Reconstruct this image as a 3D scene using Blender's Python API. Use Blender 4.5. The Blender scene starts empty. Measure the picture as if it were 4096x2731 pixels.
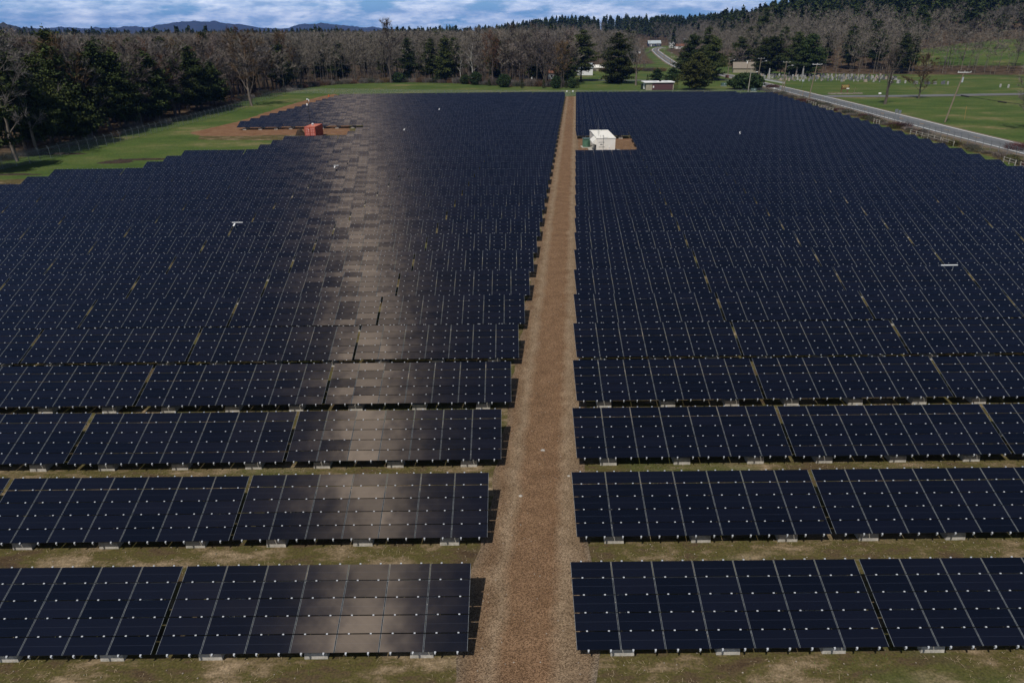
import bpy, math, random
import numpy as np
from mathutils import Matrix, Vector
S=bpy.context.scene; COL=S.collection
rng=np.random.default_rng(7); R=random.Random(11)
rad=math.radians
# ------------------------------------------------------------------ camera model (fitted)
PIT,ROL,YAW,CH=0.4267188802577913,-0.011724844529758827,-0.0016249951728610759,21.923426138095445
TILT,TL,TY0,XR0,XL0=0.33854441315469014,3.609719788499839,18.5439542952284,2.2581541560388985,-1.8288049092098935
RS=6.312896068223049; RX=0.5636; CW=1.68; TP=11.92
H0=.72; HT=H0+TL*math.sin(TILT); YT=TL*math.cos(TILT)
F_=2731.; CX_,CY_=2048.,1365.5
fw=np.array([math.sin(YAW)*math.cos(PIT),math.cos(YAW)*math.cos(PIT),-math.sin(PIT)])
r0=np.array([math.cos(YAW),-math.sin(YAW),0.]); u0=np.cross(r0,fw)
cr=r0*math.cos(ROL)+u0*math.sin(ROL); cu=-r0*math.sin(ROL)+u0*math.cos(ROL)
def proj(x,y,z):
    d=np.array([x,y,z-CH]); w=d@fw
    return (CX_+F_*(d@cr)/w, CY_-F_*(d@cu)/w, w)
def sm(a):
    a=np.clip(a,0,1); return a*a*(3-2*a)
AZ=[-4,4,10,16,19,22.8,27,35,50]; AH=[0,9,5,6,9,24,40,58,70]
def G(x,y):
    x=np.asarray(x,float); y=np.asarray(y,float)
    c=lambda a:np.clip(a,0,1)
    g=-.65*c((y-125)/145)-np.where(x>0,.6,.45*(1-c((y-215)/40)))*c(np.abs(x)/80)*c((y-60)/60)
    r=np.hypot(x,y); az=np.degrees(np.arctan2(x,y))
    w=sm((az+4)/10)*(y>0)
    ro=np.interp(az,[13.5,19],[880,430])
    g=g+w*11*sm((r-ro)/140)+np.interp(az,AZ,AH)*sm((r-ro-130)/330)*(y>0)
    g=g+(1-w)*16*sm((r-1500)/300)
    n=np.sin(x*.031+1)*np.sin(y*.027)*.5+np.sin(x*.011+2)*np.cos(y*.013)*1.4
    return g+n*sm((r-440)/200)
def Gz(x,y): return float(G(x,y))
def gp(u,v,dz=0.):
    d=fw+cr*(u-CX_)/F_+cu*(CY_-v)/F_
    t0=1.; t=8.
    while t<9000:
        p=np.array([0,0,CH])+d*t
        if p[2]<Gz(p[0],p[1])+dz: break
        t0=t; t*=1.02
    for _ in range(30):
        m=(t0+t)/2; p=np.array([0,0,CH])+d*m
        if p[2]<Gz(p[0],p[1])+dz: t=m
        else: t0=m
    return float(p[0]),float(p[1]),Gz(p[0],p[1])
def ht_at(P,v):
    lo,hi=P[2]-1,P[2]+90
    for _ in range(50):
        m=(lo+hi)/2
        if proj(P[0],P[1],m)[1]>v: lo=m
        else: hi=m
    return lo-P[2]
def vis(x,y,z=1.,mg=120,top=0.):
    u,v,w=proj(x,y,z)
    return w>1 and -mg<u<4096+mg and v>-200-top and v<2731+mg
# ------------------------------------------------------------------ materials
def M(name,c1,c2=None,scale=5.,rough=.85,metal=0.,bump=0.,spec=.3,detail=4,coord='Object',stretch=(1,1,1),objvar=0.,lo=.35,hi=.65):
    m=bpy.data.materials.new(name); m.use_nodes=True; nt=m.node_tree; N=nt.nodes; L=nt.links
    b=N['Principled BSDF']; b.inputs['Roughness'].default_value=rough; b.inputs['Metallic'].default_value=metal
    b.inputs['Specular IOR Level'].default_value=spec
    if c2 is None: c2=tuple(x*.8 for x in c1)
    if coord=='World': src=N.new('ShaderNodeNewGeometry').outputs['Position']
    else: src=N.new('ShaderNodeTexCoord').outputs['Object']
    mp=N.new('ShaderNodeMapping'); mp.inputs['Scale'].default_value=stretch; L.new(src,mp.inputs['Vector'])
    n=N.new('ShaderNodeTexNoise'); n.inputs['Scale'].default_value=scale; n.inputs['Detail'].default_value=detail; n.inputs['Roughness'].default_value=.65
    L.new(mp.outputs[0],n.inputs['Vector'])
    r=N.new('ShaderNodeValToRGB'); r.color_ramp.elements[0].position=lo; r.color_ramp.elements[1].position=hi
    r.color_ramp.elements[0].color=(*c2,1); r.color_ramp.elements[1].color=(*c1,1); L.new(n.outputs['Fac'],r.inputs['Fac'])
    out=r.outputs['Color']
    if objvar>0:
        oi=N.new('ShaderNodeObjectInfo'); mr=N.new('ShaderNodeMapRange'); mr.inputs['To Min'].default_value=1-objvar; mr.inputs['To Max'].default_value=1+objvar
        L.new(oi.outputs['Random'],mr.inputs['Value'])
        hs=N.new('ShaderNodeHueSaturation'); L.new(mr.outputs[0],hs.inputs['Value']); L.new(out,hs.inputs['Color'])
        mr2=N.new('ShaderNodeMapRange'); mr2.inputs['To Min'].default_value=.5-objvar*.06; mr2.inputs['To Max'].default_value=.5+objvar*.06
        wn=N.new('ShaderNodeTexWhiteNoise'); wn.noise_dimensions='1D'; L.new(oi.outputs['Random'],wn.inputs['W']); L.new(wn.outputs['Value'],mr2.inputs['Value']); L.new(mr2.outputs[0],hs.inputs['Hue'])
        out=hs.outputs['Color']
    L.new(out,b.inputs['Base Color'])
    if bump>0:
        bp=N.new('ShaderNodeBump'); bp.inputs['Strength'].default_value=bump; bp.inputs['Distance'].default_value=.05
        L.new(n.outputs['Fac'],bp.inputs['Height']); L.new(bp.outputs[0],b.inputs['Normal'])
    return m
MT={}
MT['clip']=M('clip_metal',(.50,.52,.54),(.38,.39,.41),20,.45,.0,spec=.5)
MT['edge']=M('glass_edge',(.26,.28,.29),(.15,.165,.18),6,.35,.2,spec=.5)
MT['galv']=M('galvanised_steel',(.26,.28,.29),(.18,.19,.20),8,.5,.5)
MT['conc']=M('concrete',(.50,.46,.40),(.30,.28,.24),4,.9,bump=.2)
MT['cream']=M('cream_paint',(.76,.72,.65),(.70,.66,.59),.6,.6,spec=.3)
MT['creamroof']=M('cream_roof',(.80,.77,.70),(.74,.71,.64),.5,.55)
MT['white']=M('white_paint',(.80,.80,.79),(.72,.72,.71),2,.6)
MT['green']=M('green_enamel',(.10,.20,.13),(.07,.15,.10),2,.5)
MT['dkgreen']=M('dark_green_enamel',(.02,.035,.025),(.014,.025,.02),2,.5)
MT['teal']=M('teal_enamel',(.09,.15,.14),(.07,.12,.11),2,.5)
MT['red']=M('container_red',(.50,.115,.075),(.40,.085,.055),1.2,.6)
MT['redw']=M('container_worn_red',(.60,.25,.22),(.48,.13,.09),3,.7)
MT['redroof']=M('container_roof',(.55,.20,.13),(.46,.14,.09),1.5,.7)
MT['wood']=M('pole_wood',(.25,.20,.145),(.15,.115,.08),3,.9,stretch=(3,3,.3))
MT['greywood']=M('grey_pole_wood',(.36,.33,.28),(.26,.24,.20),3,.9,stretch=(3,3,.3))
MT['black']=M('black_rubber',(.02,.02,.02),(.012,.012,.012),3,.6)
MT['maroon']=M('maroon_cladding',(.105,.05,.055),(.085,.04,.045),3,.8)
MT['beige']=M('beige_wall',(.36,.32,.24),(.28,.25,.18),1.5,.9,stretch=(3,3,.4))
MT['asphalt']=M('asphalt',(.155,.16,.165),(.115,.12,.122),.35,.9,coord='World',detail=8,spec=.2)
MT['yellow']=M('road_yellow',(.50,.27,.07),(.38,.22,.08),6,.8)
MT['line']=M('road_white',(.78,.78,.76),(.6,.6,.58),3,.8,coord='World')
MT['shoulder']=M('shoulder_gravel',(.22,.165,.12),(.13,.10,.07),1.2,.95,coord='World',detail=8)
MT['bark']=M('bark',(.105,.085,.068),(.055,.045,.036),1.2,.95,objvar=.35,stretch=(2,2,.5))
MT['barkl']=M('pale_bark',(.20,.165,.135),(.11,.09,.07),1.5,.9,stretch=(1,1,.6))
MT['birch']=M('birch_bark',(.52,.50,.46),(.30,.28,.25),1.5,.9,stretch=(1,1,.6))
MT['twig']=M('bare_twigs',(.195,.165,.138),(.095,.078,.064),.25,.95,objvar=.5)
MT['twigr']=M('rust_twigs',(.15,.085,.04),(.08,.05,.028),.3,.95,objvar=.3)
MT['twigl']=M('pale_twigs',(.20,.18,.165),(.12,.105,.095),.3,.95,objvar=.25)
MT['redtwig']=M('red_twigs',(.10,.040,.036),(.055,.028,.025),.8,.95,objvar=.3)
MT['grytwig']=M('grey_green_twigs',(.075,.08,.055),(.045,.045,.032),.8,.95,objvar=.35)
MT['pine']=M('pine_needles',(.060,.078,.020),(.026,.036,.011),.45,.8,objvar=.3,spec=.12)
MT['cedar']=M('cedar_foliage',(.082,.086,.024),(.036,.042,.013),.7,.85,spec=.12)
MT['arb']=M('arborvitae_foliage',(.055,.068,.020),(.024,.032,.011),1.5,.85,objvar=.2,spec=.12)
MT['bushpine']=M('young_pine_foliage',(.050,.080,.026),(.020,.034,.012),1.,.85,objvar=.2,spec=.12)
MT['stoneL']=M('pale_gravestone',(.36,.35,.335),(.20,.195,.185),2,.8,objvar=.35)
MT['stoneD']=M('dark_gravestone',(.16,.16,.17),(.08,.08,.09),2,.5,objvar=.3)
MT['stoneP']=M('pinkish_gravestone',(.42,.33,.28),(.30,.24,.20),2,.8)
MT['navy']=M('navy_clapboard',(.03,.04,.085),(.022,.03,.06),2,.8)
MT['metalroof']=M('metal_roof',(.42,.47,.49),(.34,.38,.40),2,.5)
MT['shingle']=M('brown_shingle',(.25,.215,.17),(.19,.16,.13),2,.9)
MT['brownroof']=M('rusty_roof',(.22,.10,.06),(.15,.07,.045),2,.9)
MT['glassdk']=M('dark_glass',(.03,.035,.045),(.02,.022,.03),1,.15,spec=.5)
MT['signbrown']=M('sign_brown',(.12,.045,.02),(.09,.035,.016),2,.7)
MT['signyellow']=M('sign_lettering',(.62,.48,.16),(.55,.42,.14),2,.7)
MT['fieldstone']=M('field_stone',(.34,.29,.24),(.18,.15,.12),2.5,.95,bump=.4)
MT['earth']=M('dark_earth',(.045,.03,.02),(.02,.014,.01),2,.95,bump=.4)
MT['orange']=M('orange_plastic',(.55,.14,.03),None,2,.6)
MT['brick']=M('brick_red',(.20,.085,.06),(.14,.06,.045),4,.9)
MT['hillm']=M('far_forest',(.040,.033,.028),(.012,.017,.010),.006,.95,coord='World',detail=9,stretch=(1,1,3))
# lamp/car body
MT['carblack']=M('car_black',(.015,.018,.022),None,1,.25,spec=.6)
# solar glass: dark navy, anisotropic sheen along the slope
def solar_mat():
    m=bpy.data.materials.new('solar_glass'); m.use_nodes=True; nt=m.node_tree; N=nt.nodes; L=nt.links
    b=N['Principled BSDF']
    at=N.new('ShaderNodeAttribute'); at.attribute_name='cell'; oi=N.new('ShaderNodeObjectInfo')
    wn=N.new('ShaderNodeTexWhiteNoise'); wn.noise_dimensions='4D'; L.new(at.outputs['Vector'],wn.inputs['Vector']); L.new(oi.outputs['Random'],wn.inputs['W'])
    # per-row-of-modules variation of the facing
    g=N.new('ShaderNodeNewGeometry')
    sub=N.new('ShaderNodeVectorMath'); sub.operation='SUBTRACT'; sub.inputs[1].default_value=(.5,.5,.5); L.new(wn.outputs['Color'],sub.inputs[0])
    sc=N.new('ShaderNodeVectorMath'); sc.operation='MULTIPLY'; sc.inputs[1].default_value=(.014,.10,.0); L.new(sub.outputs[0],sc.inputs[0])
    tc=N.new('ShaderNodeTexCoord'); nz=N.new('ShaderNodeTexNoise'); nz.inputs['Scale'].default_value=1.3; nz.inputs['Detail'].default_value=2; L.new(g.outputs['Position'],nz.inputs['Vector'])
    s2=N.new('ShaderNodeVectorMath'); s2.operation='SUBTRACT'; s2.inputs[1].default_value=(.5,.5,.5); L.new(nz.outputs['Color'],s2.inputs[0])
    s3=N.new('ShaderNodeVectorMath'); s3.operation='MULTIPLY'; s3.inputs[1].default_value=(.04,.015,0); L.new(s2.outputs[0],s3.inputs[0])
    a1=N.new('ShaderNodeVectorMath'); a1.operation='ADD'; L.new(g.outputs['Normal'],a1.inputs[0]); L.new(sc.outputs[0],a1.inputs[1])
    a2=N.new('ShaderNodeVectorMath'); a2.operation='ADD'; L.new(a1.outputs[0],a2.inputs[0]); L.new(s3.outputs[0],a2.inputs[1])
    a3=N.new('ShaderNodeVectorMath'); a3.operation='ADD'; a3.inputs[1].default_value=(-.020,0,0); L.new(a2.outputs[0],a3.inputs[0])
    nn=N.new('ShaderNodeVectorMath'); nn.operation='NORMALIZE'; L.new(a3.outputs[0],nn.inputs[0])
    L.new(nn.outputs[0],b.inputs['Normal'])
    tg=N.new('ShaderNodeCombineXYZ'); tg.inputs[0].default_value=1.
    # fine vertical scribe lines and middle seam by face uv
    uv=N.new('ShaderNodeUVMap'); uv.uv_map='uv'; sx=N.new('ShaderNodeSeparateXYZ'); L.new(uv.outputs[0],sx.inputs[0])
    mul=N.new('ShaderNodeMath'); mul.operation='MULTIPLY'; mul.inputs[1].default_value=38*6.28318; L.new(sx.outputs[0],mul.inputs[0])
    sn=N.new('ShaderNodeMath'); sn.operation='SINE'; L.new(mul.outputs[0],sn.inputs[0])
    mid=N.new('ShaderNodeMath'); mid.operation='COMPARE'; mid.inputs[1].default_value=.5; mid.inputs[2].default_value=.008; L.new(sx.outputs[1],mid.inputs[0])
    mixc=N.new('ShaderNodeMix'); mixc.data_type='RGBA'; mixc.inputs[6].default_value=(.0030,.0043,.0085,1); mixc.inputs[7].default_value=(.0046,.0058,.0120,1)
    L.new(wn.outputs['Value'],mixc.inputs[0])
    mix2=N.new('ShaderNodeMix'); mix2.data_type='RGBA'; mix2.inputs[7].default_value=(.02,.023,.035,1); L.new(mixc.outputs[2],mix2.inputs[6]); L.new(mid.outputs[0],mix2.inputs[0])
    L.new(mix2.outputs[2],b.inputs['Base Color'])
    b.inputs['Roughness'].default_value=.30; b.inputs['Specular IOR Level'].default_value=.30; b.inputs['IOR'].default_value=1.40; b.inputs['Specular Tint'].default_value=(.26,.42,.85,1)
    # scribed cell layer: long smear along the slope
    an=N.new('ShaderNodeBsdfAnisotropic') if hasattr(bpy.types,'ShaderNodeBsdfAnisotropic') else N.new('ShaderNodeBsdfGlossy')
    an.inputs['Roughness'].default_value=.44; an.inputs['Anisotropy'].default_value=.825
    L.new(tg.outputs[0],an.inputs['Tangent']); L.new(nn.outputs[0],an.inputs['Normal'])
    mr=N.new('ShaderNodeMapRange'); mr.inputs['From Min'].default_value=-1; mr.inputs['From Max'].default_value=1; mr.inputs['To Min'].default_value=.3; mr.inputs['To Max'].default_value=1.
    L.new(sn.outputs[0],mr.inputs['Value'])
    cb=N.new('ShaderNodeMix'); cb.data_type='RGBA'; cb.inputs[6].default_value=(.30,.24,.20,1); cb.inputs[7].default_value=(1.,.82,.63,1); L.new(mr.outputs[0],cb.inputs[0]); L.new(cb.outputs[2],an.inputs['Color'])
    ms=N.new('ShaderNodeMixShader'); ms.inputs[0].default_value=.0155
    lw0=N.new('ShaderNodeLayerWeight'); lw0.inputs['Blend'].default_value=.5
    f1=N.new('ShaderNodeMapRange'); f1.inputs['From Min'].default_value=.15; f1.inputs['From Max'].default_value=.75; f1.inputs['To Min'].default_value=.025; f1.inputs['To Max'].default_value=.009; L.new(lw0.outputs['Facing'],f1.inputs[0])
    f2=N.new('ShaderNodeMapRange'); f2.inputs['To Min'].default_value=.45; f2.inputs['To Max'].default_value=1.25; L.new(wn.outputs['Value'],f2.inputs[0])
    f3=N.new('ShaderNodeMath'); f3.operation='MULTIPLY'; L.new(f1.outputs[0],f3.inputs[0]); L.new(f2.outputs[0],f3.inputs[1]); L.new(f3.outputs[0],ms.inputs[0])
    L.new(b.outputs[0],ms.inputs[1]); L.new(an.outputs[0],ms.inputs[2]); gb=N.new('ShaderNodeBsdfGlossy'); gb.inputs['Color'].default_value=(.20,.42,1.,1); gb.inputs['Roughness'].default_value=.3
    lw=N.new('ShaderNodeLayerWeight'); lw.inputs['Blend'].default_value=.5; pw=N.new('ShaderNodeMath'); pw.operation='POWER'; pw.inputs[1].default_value=3.; L.new(lw.outputs['Facing'],pw.inputs[0]); pm2=N.new('ShaderNodeMath'); pm2.operation='MULTIPLY'; pm2.inputs[1].default_value=.30; L.new(pw.outputs[0],pm2.inputs[0])
    ms2=N.new('ShaderNodeMixShader'); L.new(pm2.outputs[0],ms2.inputs[0]); L.new(ms.outputs[0],ms2.inputs[1]); L.new(gb.outputs[0],ms2.inputs[2]); L.new(ms2.outputs[0],N['Material Output'].inputs['Surface'])
    return m
MT['solar']=solar_mat()
MT['back']=M('module_back',(.015,.015,.02),None,2,.7)
def fence_mat():
    m=bpy.data.materials.new('chain_link'); m.use_nodes=True; nt=m.node_tree; N=nt.nodes; L=nt.links
    b=N['Principled BSDF']; b.inputs['Base Color'].default_value=(.30,.31,.31,1); b.inputs['Roughness'].default_value=.6
    t=N.new('ShaderNodeBsdfTransparent'); mx=N.new('ShaderNodeMixShader')
    uv=N.new('ShaderNodeUVMap'); uv.uv_map='uv'; sx=N.new('ShaderNodeSeparateXYZ'); L.new(uv.outputs[0],sx.inputs[0])
    outs=[]
    for s in (1,-1):
        k=N.new('ShaderNodeMath'); k.operation='MULTIPLY'; k.inputs[1].default_value=s; L.new(sx.outputs[1],k.inputs[0])
        a=N.new('ShaderNodeMath'); a.operation='ADD'; L.new(sx.outputs[0],a.inputs[0]); L.new(k.outputs[0],a.inputs[1])
        f=N.new('ShaderNodeMath'); f.operation='MULTIPLY'; f.inputs[1].default_value=1/.085; L.new(a.outputs[0],f.inputs[0])
        g=N.new('ShaderNodeMath'); g.operation='FRACT'; L.new(f.outputs[0],g.inputs[0])
        h=N.new('ShaderNodeMath'); h.operation='LESS_THAN'; h.inputs[1].default_value=.085; L.new(g.outputs[0],h.inputs[0]); outs.append(h)
    mxm=N.new('ShaderNodeMath'); mxm.operation='MAXIMUM'; L.new(outs[0].outputs[0],mxm.inputs[0]); L.new(outs[1].outputs[0],mxm.inputs[1])
    L.new(mxm.outputs[0],mx.inputs[0]); L.new(t.outputs[0],mx.inputs[1]); L.new(b.outputs[0],mx.inputs[2]); L.new(mx.outputs[0],N['Material Output'].inputs['Surface'])
    return m
MT['link']=fence_mat()
# ------------------------------------------------------------------ mesh builder
class MB:
    def __init__(s): s.v=[]; s.f=[]; s.mi=[]; s.uv=None; s.cell=None
    def quad(s,a,b,c,d,mi=0):
        n=len(s.v); s.v+=[a,b,c,d]; s.f.append((n,n+1,n+2,n+3)); s.mi.append(mi)
    def box(s,c,d,mi=0,rx=0.,rz=0.,top=None):
        n=len(s.v); x,y,z=[q/2 for q in d]
        for k in range(8):
            p=[(x if k&1 else -x),(y if k&2 else -y),(z if k&4 else -z)]
            if rx: p=[p[0],p[1]*math.cos(rx)-p[2]*math.sin(rx),p[1]*math.sin(rx)+p[2]*math.cos(rx)]
            if rz: p=[p[0]*math.cos(rz)-p[1]*math.sin(rz),p[0]*math.sin(rz)+p[1]*math.cos(rz),p[2]]
            s.v.append((p[0]+c[0],p[1]+c[1],p[2]+c[2]))
        for i,q in enumerate([(0,2,3,1),(4,5,7,6),(0,1,5,4),(2,6,7,3),(0,4,6,2),(1,3,7,5)]):
            s.f.append(tuple(n+j for j in q)); s.mi.append(top if (i==1 and top is not None) else mi)
        return s
    def tube(s,pts,rs,n=6,mi=0,cap=True):
        P=[Vector(p) for p in pts]; base=len(s.v)
        if not hasattr(rs,'__len__'): rs=[rs]*len(P)
        for i,p in enumerate(P):
            d=(P[min(i+1,len(P)-1)]-P[max(i-1,0)])
            if d.length<1e-9: d=Vector((0,0,1))
            d.normalize(); a=d.orthogonal().normalized() if abs(d.z)<.9 else Vector((1,0,0)); b=d.cross(a).normalized(); a=b.cross(d)
            for k in range(n):
                t=2*math.pi*k/n; q=p+(a*math.cos(t)+b*math.sin(t))*rs[i]; s.v.append(tuple(q))
        for i in range(len(P)-1):
            for k in range(n):
                k2=(k+1)%n; s.f.append((base+i*n+k,base+i*n+k2,base+(i+1)*n+k2,base+(i+1)*n+k)); s.mi.append(mi)
        if cap:
            s.f.append(tuple(base+k for k in range(n))[::-1]); s.mi.append(mi)
            s.f.append(tuple(base+(len(P)-1)*n+k for k in range(n))); s.mi.append(mi)
        return s
    def prism(s,poly,z0,z1,mi=0,top=None):
        n=len(s.v); k=len(poly)
        for x,y in poly: s.v.append((x,y,z0))
        for x,y in poly: s.v.append((x,y,z1))
        s.f.append(tuple(range(n,n+k))[::-1]); s.mi.append(mi)
        s.f.append(tuple(range(n+k,n+2*k))); s.mi.append(mi if top is None else top)
        for i in range(k):
            j=(i+1)%k; s.f.append((n+i,n+j,n+k+j,n+k+i)); s.mi.append(mi)
        return s
    def mesh(s,name,mats,smooth=False):
        me=bpy.data.meshes.new(name); me.from_pydata(s.v,[],s.f)
        for m in mats: me.materials.append(MT[m] if isinstance(m,str) else m)
        if len(mats)>1: me.polygons.foreach_set('material_index',s.mi)
        if smooth: me.polygons.foreach_set('use_smooth',[True]*len(me.polygons))
        me.update(); return me
def link(name,me,parent=None,loc=(0,0,0),rz=0):
    o=bpy.data.objects.new(name,me); COL.objects.link(o); o.location=loc; o.rotation_euler=(0,0,rz)
    if parent is not None: o.parent=parent
    return o
def empty(name,loc,rz=0):
    o=bpy.data.objects.new(name,None); COL.objects.link(o); o.location=loc; o.rotation_euler=(0,0,rz); o.empty_display_size=.3; return o
def tag(o,label,cat,group=None,kind=None):
    if label: o['label']=label
    if cat: o['category']=cat
    if group: o['group']=group
    if kind: o['kind']=kind
    return o
def struct(o): o['kind']='structure'; return o
def part(name,mb,mats,parent,smooth=False):
    return link(name,mb.mesh(name,mats if isinstance(mats,(list,tuple)) else [mats],smooth),parent)
def copy_tree(o,parent=None):
    c=o.copy(); COL.objects.link(c); c.parent=parent
    for ch in o.children: copy_tree(ch,c)
    return c
def np_mesh(name,V,Fc,mats,mi=None):
    """V (n,3), Fc (m,k) with constant k"""
    V=np.asarray(V,np.float32); Fc=np.asarray(Fc,np.int32); k=Fc.shape[1]
    me=bpy.data.meshes.new(name); me.vertices.add(len(V)); me.vertices.foreach_set('co',V.ravel())
    me.loops.add(Fc.size); me.loops.foreach_set('vertex_index',Fc.ravel())
    me.polygons.add(len(Fc)); me.polygons.foreach_set('loop_start',np.arange(0,Fc.size,k,dtype=np.int32))
    for m in mats: me.materials.append(MT[m] if isinstance(m,str) else m)
    if mi is not None: me.polygons.foreach_set('material_index',np.asarray(mi,np.int32))
    me.update(calc_edges=True); me.validate(); return me
# ------------------------------------------------------------------ polygons & zones
def inpoly(x,y,poly):
    ins=np.zeros(np.shape(x),bool); n=len(poly)
    for i in range(n):
        x1,y1=poly[i]; x2,y2=poly[(i+1)%n]
        c=((y1>y)!=(y2>y))&(x<(x2-x1)*(y-y1)/((y2-y1) if y2!=y1 else 1e-9)+x1); ins^=c
    return ins
def edist(x,y,pl):
    d=np.full(np.shape(x),1e9)
    for (x1,y1),(x2,y2) in zip(pl[:-1],pl[1:]):
        L2=(x2-x1)**2+(y2-y1)**2; t=np.clip(((x-x1)*(x2-x1)+(y-y1)*(y2-y1))/L2,0,1)
        d=np.minimum(d,np.hypot(x-x1-t*(x2-x1),y-y1-t*(y2-y1)))
    return d
FENL=[(-94.6,100),(-94.3,129.4),(-93,134),(-91.9,146),(-90.4,159),(-90.3,178),(-88.8,231),(-90.5,262),(-92.5,299.8)]
WOODB=[(-94.4,306),(-93.9,337),(-77.8,353.7),(-55.7,360),(-28.9,350),(-.1,324),(27.8,318),(30,345)]
# highway: mid of the two edge lines (near, far)
HWN=[(95.2,92),(96.6,112),(98.2,133.5),(99.1,147.6),(99.9,161),(102.3,187),(104.7,215.4),(107.6,250),(109.6,285),(111,322.4)]
HWF=[(102.2,92),(104,116),(105.6,144),(106.3,156),(107,170),(109.9,202.4),(111.1,217),(113.6,250),(115.6,285),(116.8,322)]
HWM=[((a[0]+b[0])/2,(a[1]+b[1])/2) for a,b in zip(HWN,HWF)]
HUP=[gp(2903,301),gp(2877,295)][:1]
HILL=[(114.6,345),(116.5,372),(116.8,400),(112,425)]+[gp(u,v)[:2] for u,v in [(2722,270),(2700,259),(2677,246),(2655,231),(2634,214.5),(2621,203),(2622,196.5),(2637,192),(2655,190)]]
HWAY=HWM+HILL
SIDE=[(111,266),(121,264.6),(131,262.8),(141.5,262),(160.4,263.2),(188,264.5),(230,268),(300,278)]
LANE2=[gp(u,v)[:2] for u,v in [(2240,323),(2330,322),(2450,322),(2580,322.5),(2700,322),(2800,318)]]+[(112,350)]
ARR=[(-88,8),(-88,118),(-80,121),(-66,124),(-66,142),(-52,144),(-52,158),(-40,160),(-74,166),(-76,176),(-70,250),(-66,262),(-60,268.5),(96,268.5),(99,262),(96,230),(92,195),(88,150),(86,110),(90,60),(80,8)]
DIRT=[gp(u,v)[:2] for u,v in [(760,533),(830,515),(950,488),(1040,458),(1120,432),(1210,405),(1290,385),(1340,376),(1360,385),(1300,400),(1400,505),(1400,540),(1060,541),(1000,545),(800,545)]]
PAD2=[(12.5,135.2),(31,135.2),(33,158),(13,158)]
FIELD2=[gp(u,v)[:2] for u,v in [(3640,262),(3640,222),(3700,196),(3830,176),(3990,160),(4200,150),(4400,190),(4300,262)]]
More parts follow.
